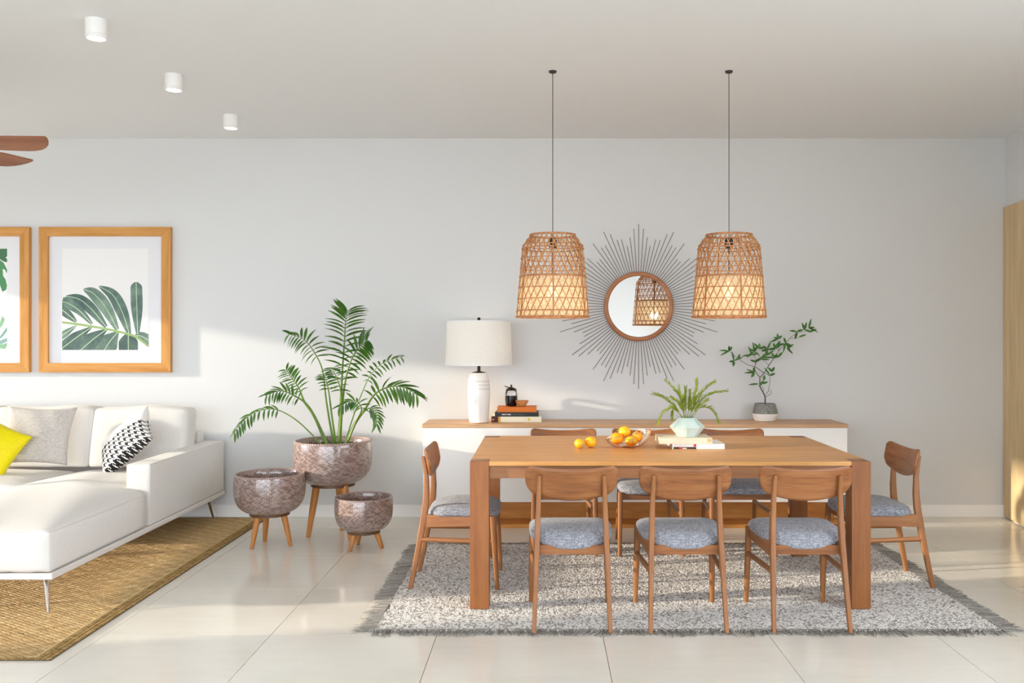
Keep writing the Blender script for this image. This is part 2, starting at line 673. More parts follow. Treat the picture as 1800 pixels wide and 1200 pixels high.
# ground and overhead slab added out of view to cut sky light indoors
struct(MB().box(3.9, 14, REAR - 0.2, BACK + 8, -0.20, -0.05).box(LEFT - 14, 14, REAR - 16, REAR - 0.2, -0.20, -0.05).box(LEFT - 14, LEFT - 0.2, REAR - 0.2, BACK + 8, -0.20, -0.05)
       .build('added_ground', plain('added_ground_grey', '#8f8b80', 0.9), smooth=False), 'unseen grey ground slab added outside to cut light from below')
struct(box('sky_block_slab', (LEFT - 3.1, LEFT - 0.18, 1.5, BACK + 3, 2.80, 2.95), plain('sky_block_grey', '#a9a49b', 0.9)), 'unseen flat slab added outside the side window to block sky light')
# oak panelling on the right wall
tr = bpy.data.objects.new('trim_1', None)
COL.objects.link(tr)
struct(tr, 'pale oak panels cladding the lower right wall')
for k in range(4):
    y1 = BACK - 0.004 - 0.62 * k
    y0 = y1 - 0.617
    MB().prism([(right_x(y0) - 0.02, y0), (right_x(y0) + 0.004, y0), (right_x(y1) + 0.004, y1), (right_x(y1) - 0.02, y1)], 0.012, 2.405).build('oak_panel', M['oak_panel'], tr, smooth=False, bevel=0.0015)

# ================================================================== RUGS
def fibre_mesh(name, V, F, C, mat):
    me = bpy.data.meshes.new(name)
    nv, nf, k = len(V), len(F), F.shape[1]
    me.vertices.add(nv)
    me.vertices.foreach_set('co', V.astype(np.float32).ravel())
    me.loops.add(nf * k)
    me.loops.foreach_set('vertex_index', F.astype(np.int32).ravel())
    me.polygons.add(nf)
    me.polygons.foreach_set('loop_start', np.arange(0, nf * k, k, dtype=np.int32))
    me.update(calc_edges=True)
    me.polygons.foreach_set('use_smooth', np.ones(nf, dtype=bool))
    at = me.color_attributes.new('Col', 'FLOAT_COLOR', 'POINT')
    at.data.foreach_set('color', np.c_[C, np.ones(nv)].astype(np.float32).ravel())
    me.materials.append(mat)
    me.update()
    return me


def loops(cx, cy, ang, la, lb, hh, z, col):
    """low domes (knots of yarn): centre arrays -> verts, tris, colours"""
    k = 6
    a = np.arange(k) * 2 * PI / k
    n = len(cx)
    lx = np.cos(a)[None, :] * la[:, None]
    ly = np.sin(a)[None, :] * lb[:, None]
    ca, sa = np.cos(ang)[:, None], np.sin(ang)[:, None]
    X = cx[:, None] + lx * ca - ly * sa
    Y = cy[:, None] + lx * sa + ly * ca
    Z = np.full_like(X, 0) + z
    X1 = cx[:, None] + 0.55 * (lx * ca - ly * sa)
    Y1 = cy[:, None] + 0.55 * (lx * sa + ly * ca)
    Z1 = np.zeros_like(X) + z + hh[:, None] * 0.85
    V = np.zeros((n, 2 * k + 1, 3))
    V[:, :k, 0], V[:, :k, 1], V[:, :k, 2] = X, Y, Z
    V[:, k:2 * k, 0], V[:, k:2 * k, 1], V[:, k:2 * k, 2] = X1, Y1, Z1
    V[:, 2 * k] = np.c_[cx, cy, z + hh]
    tri = []
    for i in range(k):
        j = (i + 1) % k
        tri += [(i, j, k + j), (i, k + j, k + i), (k + i, k + j, 2 * k)]
    T = np.array(tri)
    F = (T[None] + (np.arange(n) * (2 * k + 1))[:, None, None]).reshape(-1, 3)
    C = np.repeat(col[:, None, :], 2 * k + 1, axis=1).reshape(-1, 3)
    return V.reshape(-1, 3), F, C


def strands(base, direc, length, rad, col, lift):
    """fringe yarns: short tapering three-sided tubes lying on the floor"""
    n = len(base)
    seg = 4
    t = np.linspace(0, 1, seg)
    side = np.c_[-direc[:, 1], direc[:, 0]]
    bend = rng.normal(0, 0.16, n)
    V = np.zeros((n, seg, 3, 3))
    for s in range(seg):
        c = base + direc * (length * t[s])[:, None] + side * (bend * length * t[s] ** 2)[:, None]
        z = lift * (1 - t[s]) + rad + 0.0008
        r = rad * (1 - 0.55 * t[s])
        for k in range(3):
            a = 2 * PI * k / 3 + PI / 2
            V[:, s, k, :2] = c + side * (np.cos(a) * r)[:, None]
            V[:, s, k, 2] = z + np.sin(a) * r
    T = []
    for s in range(seg - 1):
        for k in range(3):
            k2 = (k + 1) % 3
            a, b, c, d = s * 3 + k, s * 3 + k2, s * 3 + 3 + k2, s * 3 + 3 + k
            T += [(a, b, c), (a, c, d)]
    T.append(((seg - 1) * 3, (seg - 1) * 3 + 1, (seg - 1) * 3 + 2))
    T = np.array(T)
    F = (T[None] + (np.arange(n) * seg * 3)[:, None, None]).reshape(-1, 3)
    C = np.repeat(col[:, None, :], seg * 3, axis=1).reshape(-1, 3)
    return V.reshape(-1, 3), F, C


# dining rug: X -0.825..2.20, Y 4.235..6.0
rug = thing('dining_rug', 'light grey woven wool rug with dark grey fringe under the dining table', 'rug', (0.69, 5.12, 0))
RX0, RX1, RY0, RY1 = -1.515, 1.515, -0.885, 0.885
box('backing', (RX0 + 0.01, RX1 - 0.01, RY0 + 0.01, RY1 - 0.01, 0.0005, 0.004), plain('rug_backing', '#8d8780', 0.95), rug)
px_, py_ = 0.0135, 0.0098
gx, gy = np.meshgrid(np.arange(RX0, RX1, px_), np.arange(RY0, RY1, py_))
gx = gx + (np.arange(gx.shape[0]) % 2)[:, None] * px_ / 2
gx, gy = gx.ravel(), gy.ravel()
gx += rng.normal(0, 0.0016, gx.size)
gy += rng.normal(0, 0.0012, gy.size)
wob = 0.012 * np.sin(gy * 9.0) + 0.008 * np.sin(gy * 23 + 1)
keepm = (gx > RX0 + 0.014 + wob) & (gx < RX1 - 0.014 + 0.7 * wob)
gx, gy = gx[keepm], gy[keepm]
n = gx.size
sh = rng.random(n)
light = np.array(lin('#ded9d3')[:3])
dark = np.array(lin('#8f8881')[:3])
mid = np.array(lin('#bfb9b2')[:3])
w1 = np.clip((sh - 0.05) / 0.5, 0, 1)[:, None]
colr = dark * (1 - w1) + light * w1
pt = rng.random(n)[:, None]
colr = colr * 0.85 + mid * 0.15 * pt + 0.15 * (1 - pt) * colr
V, F, C = loops(gx, gy, rng.normal(0, 0.35, n), 0.0082 + rng.random(n) * 0.002, 0.0054 + rng.random(n) * 0.001, 0.0050 + rng.random(n) * 0.003, 0.0025, colr)
o = link('pile', fibre_mesh('rug_pile', V, F, C, M['fibre']), rug)
o['kind'] = 'stuff'
dgrey = np.array(lin('#7d7872')[:3])
lgrey = np.array(lin('#b5b0a9')[:3])


def fringe(p0, p1, out, count, lmin, lmax):
    t = np.linspace(0, 1, count) + rng.normal(0, 0.4 / count, count)
    base = np.array(p0)[None] * (1 - t)[:, None] + np.array(p1)[None] * t[:, None]
    al = np.arctan2(out[1], out[0]) + 0.35 * np.sin(t * count * 0.05) + rng.normal(0, 0.18, count)
    L = lmin + (lmax - lmin) * rng.random(count) * (0.75 + 0.25 * np.sin(t * count * 0.09))
    k = rng.random(count)[:, None]
    V, F, C = strands(base, np.c_[np.cos(al), np.sin(al)], L, 0.0026 + 0.001 * rng.random(count), dgrey * (1 - k) + lgrey * k, 0.004)
    o = link('fringe', fibre_mesh('rug_fringe', V, F, C, M['fibre']), rug)
    o['kind'] = 'stuff'


fringe((RX0 + 0.01, RY0 + 0.012), (RX1 - 0.01, RY0 + 0.012), (0, -1), 620, 0.06, 0.105)
fringe((RX0 + 0.01, RY1 - 0.012), (RX1 - 0.01, RY1 - 0.012), (0, 1), 520, 0.05, 0.08)
fringe((RX0 + 0.022, RY0), (RX0 + 0.022, RY1), (-1, 0), 420, 0.085, 0.12)
fringe((RX1 - 0.022, RY0), (RX1 - 0.022, RY1), (1, 0), 420, 0.085, 0.12)

# jute rug under the sofa: right edge X=-2.13, front Y=3.86
jr = thing('jute_rug', 'golden brown braided jute rug with bound edge under the sofa', 'rug', (-3.93, 5.37, 0))
JX0, JX1, JY0, JY1 = -1.8, 1.8, -1.515, 1.515
box('backing', (JX0, JX1, JY0, JY1, 0.0005, 0.006), plain('jute_backing', '#54402a', 0.95), jr, bevel=0.002)
cwid, rhei = 0.040, 0.0130
gx, gy = np.meshgrid(np.arange(JX0 + 0.02, JX1 - 0.085, cwid), np.arange(JY0 + 0.02, JY1 - 0.02, rhei))
odd = (np.arange(gx.shape[0]) % 2)[:, None] + np.zeros_like(gx)
gx = gx + odd * cwid / 2
gx, gy, odd = gx.ravel(), gy.ravel(), odd.ravel()
n = gx.size
A, B, Dk = np.array(lin('#bf9d6b')[:3]), np.array(lin('#93744a')[:3]), np.array(lin('#d0b588')[:3])
k = rng.random(n)[:, None]
patch = (0.5 + 0.5 * np.sin(gx * PI / 0.080 + 0.4) * np.sin(gy * PI / 0.052))[:, None]
colr = (A * (1 - k) + Dk * k) * (0.45 + 0.55 * patch) + B * (0.55 - 0.55 * patch)
V, F, C = loops(gx + rng.normal(0, .001, n), gy + rng.normal(0, .001, n), np.where(odd > 0, 0.22, -0.10) + rng.normal(0, .12, n),
                0.0215 + rng.random(n) * .003, 0.0066 + rng.random(n) * .0012, 0.0050 + rng.random(n) * .002, 0.005, colr)
o = link('braid', fibre_mesh('jute_braid', V, F, C, M['fibre']), jr)
o['kind'] = 'stuff'
# bound border along the visible edge and the front
by = np.arange(JY0 + 0.004, JY1, 0.0105)
bx, by2 = np.meshgrid(np.array([JX1 - 0.056, JX1 - 0.034, JX1 - 0.011]), by)
bx, by2 = bx.ravel(), by2.ravel()
fx_ = np.arange(JX0, JX1 - 0.06, 0.0115)
bx = np.r_[bx, fx_]
by2 = np.r_[by2, np.full(fx_.size, JY0 + 0.008)]
an = np.r_[np.full(by.size * 3, 0.5), np.full(fx_.size, 1.4)]
n = bx.size
k = rng.random(n)[:, None]
V, F, C = loops(bx, by2, an + rng.normal(0, .1, n), np.full(n, 0.0135), np.full(n, 0.0056), np.full(n, 0.006), 0.005, np.array(lin('#b39563')[:3]) * (1 - k) + np.array(lin('#80643c')[:3]) * k)
o = link('border', fibre_mesh('jute_border', V, F, C, M['fibre']), jr)
o['kind'] = 'stuff'
MB().tube([(JX1 - 0.073, JY0 + 0.01, 0.009), (JX1 - 0.073, JY1, 0.009)], 0.0035, 6).build('stitch_line', plain('jute_stitch', '#d9bd86', 0.9), jr)

# ================================================================== DINING TABLE
TZ = 0.0108
tab = thing('dining_table', 'large rectangular oak dining table with square corner legs', 'table', (0.649, 5.146, TZ))
tw_, td_, th_, lg = 1.024, 0.594, 0.7532, 0.0976
for sx in (-1, 1):
    for sy in (-1, 1):
        xa, xb = sorted((sx * tw_, sx * (tw_ - lg)))
        ya, yb = sorted((sy * td_, sy * (td_ - lg)))
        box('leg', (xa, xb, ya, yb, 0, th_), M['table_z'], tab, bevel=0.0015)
a, b, c, d = tw_, tw_ - lg - 0.0008, td_, td_ - lg - 0.0008
MB().prism([(-b, -c), (b, -c), (b, -d), (a, -d), (a, d), (b, d), (b, c), (-b, c), (-b, d), (-a, d), (-a, -d), (-b, -d)], th_ - 0.022, th_).build('tabletop', M['table_x'], tab, smooth=False, bevel=0.0012)
for sy in (-1, 1):
    ya, yb = sorted((sy * (td_ - 0.018), sy * (td_ - 0.042)))
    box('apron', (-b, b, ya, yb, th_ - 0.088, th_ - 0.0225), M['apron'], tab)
for sx in (-1, 1):
    xa, xb = sorted((sx * (tw_ - 0.018), sx * (tw_ - 0.042)))
    box('apron', (xa, xb, -d, d, th_ - 0.088, th_ - 0.0225), M['table_x'], tab)


# ================================================================== CHAIRS
def make_chair(label):
    t = thing('dining_chair', label, 'chair', group='nine wooden dining chairs with blue-grey seats')
    for s in (-1, 1):
        zs = [0, 0.12, 0.25, 0.37, 0.45, 0.52, 0.62, 0.70, 0.732]
        ys = [0.0, 0.024, 0.049, 0.070, 0.082, 0.087, 0.086, 0.074, 0.066]
        xs = [0.180 - 0.0335 * z for z in zs]
        ws = [0.020, 0.0225, 0.025, 0.0275, 0.0275, 0.027, 0.023, 0.020, 0.017]
        ds = [0.026, 0.029, 0.033, 0.038, 0.038, 0.034, 0.027, 0.023, 0.018]
        MB().sweep([(s * x, y, z) for x, y, z in zip(xs, ys, zs)], ws, ds, 16, 4.5).build('leg', M['chair_z'], t)
    for s in (-1, 1):
        pts = [(s * 0.201, 0.482, 0), (s * 0.199, 0.474, 0.13), (s * 0.196, 0.465, 0.28), (s * 0.194, 0.457, 0.405)]
        MB().sweep(pts, [0.022, 0.028, 0.032, 0.032], [0.022, 0.028, 0.033, 0.034], 16, 3.0).build('leg', M['chair_z'], t)
    for s in (-1, 1):
        p = MB()
        x0, x1 = 0.168, 0.193
        vs = []
        for (xc, y, zl, zh) in ((x0, 0.082, 0.338, 0.409), (x0 + 0.003, 0.11, 0.340, 0.409), (x1 - 0.002, 0.40, 0.352, 0.407), (x1, 0.455, 0.352, 0.405)):
            vs += [(s * (xc - 0.010), y, zl), (s * (xc + 0.010), y, zl), (s * (xc + 0.010), y, zh), (s * (xc - 0.010), y, zh)]
        fs = []
        for i in range(3):
            for k in range(4):
                k2 = (k + 1) % 4
                fs.append((i * 4 + k, i * 4 + k2, i * 4 + 4 + k2, i * 4 + 4 + k))
        fs += [(3, 2, 1, 0), (12, 13, 14, 15)]
        if s > 0:
            fs = [q[::-1] for q in fs]
        p.add(vs, fs).build('side_rail', M['chair_y'], t, smooth=False, bevel=0.002)
        q = MB()
        q.tube([(s * 0.1715, 0.056, 0.272), (s * 0.1965, 0.467, 0.262)], 0.0125, 12, flat=1.1).build('stretcher', M['chair_y'], t)
    box('rear_rail', (-0.160, 0.160, 0.088, 0.108, 0.346, 0.391), M['chair_x'], t, bevel=0.002)
    box('front_rail', (-0.185, 0.185, 0.445, 0.465, 0.356, 0.404), M['chair_x'], t, bevel=0.002)
    # curved backrest
    nu, nv = 48, 14
    W = 0.2235
    vs = []
    fs = []
    for side_ in (0, 1):
        for i in range(nu + 1):
            u = -1 + 2 * i / nu
            u = math.copysign(1 - (1 - abs(u)) ** 1.35, u) if abs(u) < 1 else u
            au = abs(u)
            zt = 0.760 + 0.021 * au ** 2
            zb = 0.605 + 0.046 * au ** 2.0
            rt, rb = 0.16, 0.24
            if au > 1 - rt:
                q = (au - (1 - rt)) / rt
                zt -= 0.034 * (1 - math.sqrt(max(0, 1 - q * q)))
            if au > 1 - rb:
                q = (au - (1 - rb)) / rb
                zb += 0.052 * (1 - math.sqrt(max(0, 1 - q * q)))
            for j in range(nv + 1):
                v_ = j / nv
                z = zb + (zt - zb) * v_
                y = 0.054 + 0.030 * u * u + (0.78 - z) * 0.20
                edge = min(v_, 1 - v_) * (zt - zb)
                e2 = (1 - au) * W
                ins = 0.0045 * (max(0, 1 - edge / 0.007) ** 2 + max(0, 1 - e2 / 0.007) ** 2)
                ins = min(ins, 0.008)
                vs.append((u * W, y + (0.0185 - ins if side_ else ins), z))
    m = (nu + 1) * (nv + 1)
    for s in (0, 1):
        for i in range(nu):
            for j in range(nv):
                a_ = s * m + i * (nv + 1) + j
                q = (a_, a_ + nv + 1, a_ + nv + 2, a_ + 1)
                fs.append(q if s == 0 else q[::-1])
    rim = [i * (nv + 1) for i in range(nu + 1)] + [nu * (nv + 1) + j for j in range(1, nv + 1)] + [i * (nv + 1) + nv for i in range(nu - 1, -1, -1)] + [j for j in range(nv - 1, 0, -1)]
    for i in range(len(rim)):
        p, q = rim[i], rim[(i + 1) % len(rim)]
        fs.append((q, p, p + m, q + m))
    MB().add(vs, fs).build('backrest', M['chair_x'], t, angle=60)
    # padded seat
    nA = 64
    layers = [(0.90, 0.402, 0), (0.965, 0.403, 0), (0.995, 0.413, 0), (1.0, 0.426, 0), (0.985, 0.440, 0.15), (0.93, 0.453, 0.45), (0.82, 0.462, 0.75), (0.62, 0.468, 0.9), (0.36, 0.471, 1), (0.12, 0.472, 1)]
    vs = []
    for sc, z, k in layers:
        for q in range(nA):
            an = 2 * PI * q / nA
            c_, s_ = math.cos(an), math.sin(an)
            e = 2 / 4.2
            X = math.copysign(abs(c_) ** e, c_)
            Y = math.copysign(abs(s_) ** e, s_)
            wx_ = 0.207 + 0.008 * Y
            x = X * wx_ * sc
            y = 0.292 + Y * 0.198 * sc
            zz = z
            rear = max(0.0, -Y * sc)
            zz -= 0.036 * rear ** 3 * (1 - 0.85 * (X * sc) ** 2) * (1.0 if z < 0.45 else 0.6)
            y -= 0.016 * rear ** 2 * max(0.0, 1 - (x / 0.168) ** 2) ** 1.5
            zz -= 0.012 * max(0, Y * sc) ** 4
            zz -= 0.008 * (1 - (X * sc) ** 2) * (1 - rear) if z > 0.45 else 0
            vs.append((x, y, zz))
    fs = []
    for j in range(len(layers) - 1):
        for q in range(nA):
            q2 = (q + 1) % nA
            fs.append((j * nA + q, j * nA + q2, (j + 1) * nA + q2, (j + 1) * nA + q))
    fs.append(tuple(range(nA - 1, -1, -1)))
    fs.append(tuple((len(layers) - 1) * nA + q for q in range(nA)))
    pad = MB().add(vs, fs).build('seat_pad', M['seat'], t, angle=0)
    seam = [Vector(vs[4 * nA + q]) for q in range(nA)]
    MB().tube(seam, 0.0018, 5, closed=True).build('piping', M['seat'], pad)
    return t


CH = [
    ((0.1365, 4.197, TZ), 0.0, 'wooden dining chair on the near side of the table, nearest the small planter'),
    ((0.685, 4.197, TZ), 0.0, 'wooden dining chair in the middle of the near side of the table'),
    ((1.266, 4.197, TZ), 0.0, 'wooden dining chair on the near side of the table, nearest the oak panelled wall'),
    ((-0.735, 5.108, TZ), -PI / 2, 'wooden dining chair in profile at the table end beside the planters'),
    ((2.157, 5.114, TZ), PI / 2, 'wooden dining chair at the table end beside the oak panelled wall'),
    ((0.135, 6.130, TZ), PI, 'wooden dining chair between table and sideboard, behind the two loose fruits'),
    ((0.685, 6.130, TZ), PI, 'wooden dining chair between table and sideboard, behind the fruit bowl'),
    ((1.268, 6.130, TZ), PI, 'wooden dining chair between table and sideboard, nearest the potted sapling'),
]
proto = make_chair(CH[0][2])
proto['group'] = 'wooden dining chairs with blue-grey seats'
proto.location = CH[0][0]
proto.scale = (1, 1, 0.993)
for loc, rz, lab in CH[1:]:
    copy_tree(proto, loc, rz, lab)

# ================================================================== SIDEBOARD
sb = thing('sideboard', 'long low sideboard with white doors, oak top and wooden plinth', 'sideboard', (0.673, 6.73, 0))
hx = 1.561
box('top_board', (-hx, hx, -0.2, 0.2, 0.735, 0.760), M['side_x'], sb, bevel=0.001)
box('carcass', (-hx + 0.004, hx - 0.004, -0.175, 0.198, 0.190, 0.735), M['cabinet'], sb)
for k in range(3):
    w = (2 * hx - 0.008) / 3
    x0 = -hx + 0.004 + w * k
    box('door', (x0 + 0.001, x0 + w - 0.001, -0.196, -0.1755, 0.190, 0.734), M['cabinet'], sb, bevel=0.001)
box('plinth', (-hx + 0.03, hx - 0.03, 0.02, 0.15, 0.027, 0.190), M['plinth'], sb)
box('base_board', (-hx + 0.005, hx - 0.005, -0.196, 0.198, 0.0, 0.027), M['plinth'], sb, bevel=0.001)

# table lamp
lp = thing('table_lamp', 'white ceramic table lamp with drum shade on the sideboard', 'lamp', (-0.482, 6.672, 0.7605))
prof = [(0.058, 0.0), (0.070, 0.004), (0.074, 0.03), (0.080, 0.12), (0.0835, 0.20), (0.083, 0.26), (0.077, 0.32), (0.068, 0.355), (0.060, 0.369), (0.056, 0.372)]
g = G('ribbed_white_ceramic')
sep = g.n('ShaderNodeSeparateXYZ', {0: g.coord('Object')})
zz = sep.outputs[2]
band = g.math('MULTIPLY', g.math('GREATER_THAN', zz, 0.238), g.math('LESS_THAN', zz, 0.323))
st = g.math('GREATER_THAN', g.math('SINE', g.math('MULTIPLY', zz, 2 * PI / 0.0275)), -0.25)
ang = g.math('ARCTAN2', sep.outputs[1], sep.outputs[0])
dots = g.math('GREATER_THAN', g.math('SINE', g.math('MULTIPLY', ang, 60.0)), -0.2)
mk = g.math('MULTIPLY', g.math('MULTIPLY', band, st), dots)
g.set(Base_Color=g.mix(g.math('MULTIPLY', mk, 0.75), lin('#efe9e2'), lin('#c9bdb0')), Roughness=0.35)
bd = MB().lathe(prof, 48, cap0=True, cap1=True).build('body', g.m, lp)
MB().lathe([(0.056, 0.370), (0.054, 0.374), (0.030, 0.380), (0.012, 0.385), (0.011, 0.430)], 24, cap0=True, cap1=True).build('neck', M['bronze'], lp)
g = G('linen_lampshade')
nz = g.noise(g.mapped(g.coord('Object'), (300, 300, 60)), 1, 2)
cs = g.ramp(nz, [(0.3, lin('#efece6')), (0.7, lin('#f6f4ef'))])
df = g.n('ShaderNodeBsdfDiffuse', {'Color': cs})
tl = g.n('ShaderNodeBsdfTranslucent', {'Color': cs})
mx = g.n('ShaderNodeMixShader', {0: 0.35, 1: df.outputs[0], 2: tl.outputs[0]})
g.t.links.new(mx.outputs[0], g.out.inputs['Surface'])
SH = g.m
sh_ = MB().lathe([(0.250, 0.433), (0.250, 0.438), (0.2375, 0.752), (0.2375, 0.757)], 64).build('shade', SH, lp)
for z, r in ((0.436, 0.2505), (0.754, 0.238)):
    MB().lathe([(r - 0.0015, z - 0.006), (r + 0.0015, z - 0.006), (r + 0.0015, z + 0.006), (r - 0.0015, z + 0.006)], 64).build('trim_band', M['white_metal'], sh_)
fr = MB()
for k in range(3):
    a = 2 * PI * k / 3 + 0.3
    fr.tube([(0, 0, 0.745), (0.237 * math.cos(a), 0.237 * math.sin(a), 0.745)], 0.002, 6)
fr.tube([(0, 0, 0.43), (0, 0, 0.765)], 0.004, 8)
fr.build('harp', M['bronze'], lp)
MB().sphere((0, 0, 0.774), 0.0125, 16, 10).build('finial', M['bronze'], lp)
M['bulb'] = plain('warm_bulb', '#ffffff', 0.5)
bb = M['bulb'].node_tree.nodes.get('Principled BSDF')
bb.inputs['Emission Color'].default_value = (1.0, 0.80, 0.52, 1)
bb.inputs['Emission Strength'].default_value = 1.6
MB().sphere((0.0, -0.03, 0.545), 0.03, 16, 10, 1.2).build('bulb', M['bulb'], lp)
ld = bpy.data.lights.new('lamp_glow', 'POINT')
ld.energy = 0.6
ld.color = (1.0, 0.86, 0.68)
ld.shadow_soft_size = 0.03
lo = bpy.data.objects.new('lamp_glow', ld)
COL.objects.link(lo)
lo.parent = lp
lo.location = (0.0, 0.0, 0.62)

# ---- books, jar and bowl on the sideboard
SZ = 0.7605
BK = 'books stacked on the sideboard'


def book(name, label, cat, x0, x1, y0, y1, z0, z1, cover, pages, group, spine=True):
    cx, cy = (x0 + x1) / 2, (y0 + y1) / 2
    t = thing(name, label, cat, (cx, cy, z0), 0, group)
    w, d, h = (x1 - x0) / 2, (y1 - y0) / 2, z1 - z0
    c = 0.0025
    cv = MB()
    cv.box(-w, w, -d, d, 0, c).box(-w, w, -d, d, h - c, h)
    if spine:
        cv.box(-w, w, -d, -d + c, c, h - c)
    cv.build('cover', cover, t, smooth=False)
    MB().box(-w + 0.004, w - 0.004, -d + (c if spine else 0.004), d - 0.004, c, h - c).build('pages', pages, t, smooth=False)
    return t


PG = plain('book_pages', '#efe6d2', 0.85)
b1 = book('book', 'thick cream book with maroon spine end, lowest in the sideboard stack', 'book', -0.389, -0.0146, 6.700, 6.905, SZ, SZ + 0.040, plain('cream_cover', '#f3ead0', 0.6), PG, BK)
w = (0.389 - 0.0146) / 2
box('spine_end', (-w - 0.0008, -w + 0.050, -0.1040, -0.05, -0.0, 0.0408), plain('maroon_cloth', '#4a0f08', 0.6), b1)
box('spine_stripe', (-w + 0.051, -w + 0.068, -0.1036, -0.09, 0.0, 0.0404), plain('mustard_print', '#e2a92c', 0.6), b1)
MB().lathe([(0.0, 0), (0.007, 0)], 16).build('spine_emblem', plain('emblem_salmon', '#d28a6a', 0.6), b1, loc=(-w + 0.012, -0.1046, 0.018), rot=(PI / 2, 0, 0))
box('spine_mark', (0.087, 0.103, -0.1034, -0.1024, 0.012, 0.029), plain('yellow_print', '#e0bd1e', 0.6), b1)
b2 = book('book', 'black book with white spine lettering in the sideboard stack', 'book', -0.364, -0.035, 6.708, 6.900, SZ + 0.0405, SZ + 0.0725, plain('black_cover', '#100f10', 0.5), PG, BK)
WH, GR = plain('white_print', '#f2efe8', 0.6), plain('grey_print', '#8d8a86', 0.6)


def lettering(txt, size, loc, mat, parent, spacing=1.0, bold=0.0):
    cu = bpy.data.curves.new('lettering', 'FONT')
    cu.body = txt
    cu.size = size
    cu.space_character = spacing
    cu.offset = bold
    cu.extrude = 0.0002
    tmp = bpy.data.objects.new('lettering', cu)
    COL.objects.link(tmp)
    dg = bpy.context.evaluated_depsgraph_get()
    me = bpy.data.meshes.new_from_object(tmp.evaluated_get(dg))
    bpy.data.objects.remove(tmp)
    me.materials.clear()
    me.materials.append(mat)
    return link('lettering', me, parent, loc, (PI / 2, 0, 0))


lettering('BEAUTY NOIR', 0.0118, (-0.113, -0.0965, 0.0115), WH, b2, 0.86, 0.0004)
lettering('A N O T H E R', 0.0112, (-0.046, -0.0965, 0.0115), GR, b2, 1.45)
b3 = book('book', 'orange cloth book on top of the sideboard stack', 'book', -0.347, -0.051, 6.715, 6.900, SZ + 0.073, SZ + 0.111, plain('orange_cloth', '#dd7414', 0.6), PG, BK)
JZ = SZ + 0.1115
jar = thing('storage_jar', 'black and clear glass jar with lid on the orange book', 'jar', (-0.245, 6.825, JZ))
MB().lathe([(0.030, 0), (0.040, 0.002), (0.045, 0.02), (0.0475, 0.05), (0.0475, 0.080)], 32, cap0=True, cap1=True).build('dark_body', plain('jar_black', '#0c0a0c', 0.2), jar)
g = G('jar_glass')
tp = g.n('ShaderNodeBsdfTransparent', {'Color': (0.93, 0.93, 0.94, 1)})
gl = g.n('ShaderNodeBsdfGlossy', {'Color': (1, 1, 1, 1), 'Roughness': 0.03})
fz = g.n('ShaderNodeFresnel', {'IOR': 1.45})
mx = g.n('ShaderNodeMixShader', {0: fz.outputs[0], 1: tp.outputs[0], 2: gl.outputs[0]})
g.t.links.new(mx.outputs[0], g.out.inputs['Surface'])
M['glass'] = g.m
MB().lathe([(0.0475, 0.081), (0.0465, 0.100), (0.042, 0.117), (0.040, 0.120)], 32).build('glass_collar', M['glass'], jar)
lid = MB().lathe([(0.040, 0.119), (0.042, 0.124), (0.036, 0.132), (0.020, 0.140), (0.008, 0.143), (0.006, 0.150), (0.008, 0.158), (0.004, 0.163)], 32, cap0=True, cap1=True).build('lid', M['black'], jar)
MB().tube([(-0.010, -0.005, 0.142), (-0.035, -0.012, 0.146), (-0.056, -0.016, 0.155)], [0.006, 0.008, 0.003], 8, flat=0.5).build('spoon_tab', M['black'], lid)
MB().lathe([(0.018, 0), (0.020, 0.003), (0.034, 0.016), (0.046, 0.035), (0.050, 0.046), (0.0475, 0.046), (0.043, 0.036), (0.030, 0.018), (0.012, 0.008)], 32, cap0=True, cap1=True)
bw = MB().lathe([(0.020, 0), (0.024, 0.002), (0.038, 0.018), (0.047, 0.036), (0.050, 0.046), (0.0475, 0.046), (0.043, 0.034), (0.030, 0.016), (0.010, 0.010)], 32, cap0=True, cap1=True).build('small_bowl', wood('turned_bowl_wood', '#b8743c', '#d0905a', '#e0a872', 'X', 0.4), None, loc=(-0.163, 6.770, JZ))
tag(bw, 'small turned wooden bowl in front of the black jar', 'bowl')

# ---- potted sapling on the sideboard
PX, PY = 1.690, 6.79
SC = 6.79 / 1567.0
tree = thing('potted_sapling', 'thin branching sapling in a grey and white pot on the sideboard', 'plant', (PX, PY, SZ))
g = G('grey_stone_glaze')
n1 = g.noise(g.mapped(g.coord('Object'), (60, 60, 160)), 1, 4)
g.set(Base_Color=g.ramp(n1, [(0.35, lin('#6d6d69')), (0.65, lin('#98978f'))]), Roughness=0.7)
g.bump(n1, 0.3, 0.003)
MB().lathe([(0.094, 0.0585), (0.090, 0.085), (0.079, 0.122), (0.076, 0.133), (0.072, 0.133), (0.072, 0.118)], 40).build('pot_upper', g.m, tree)
MB().lathe([(0.068, 0), (0.078, 0.004), (0.090, 0.030), (0.0955, 0.052), (0.0955, 0.0585), (0.090, 0.0585)], 40, cap0=True).build('pot_base', plain('white_glaze', '#ebe6e0', 0.4), tree)
MB().lathe([(0.0725, 0.121), (0.03, 0.127)], 24, cap1=True).build('soil', M['soil'], tree)


def tp_(x, y, off=0.0):
    k = (PY + off) / 1567.0
    px, py = 1250 + x / 6.0, 550 + y / 6.0
    return Vector(((px - 955) * k - PX, off, 1.4 - (py - 592) * k - SZ))


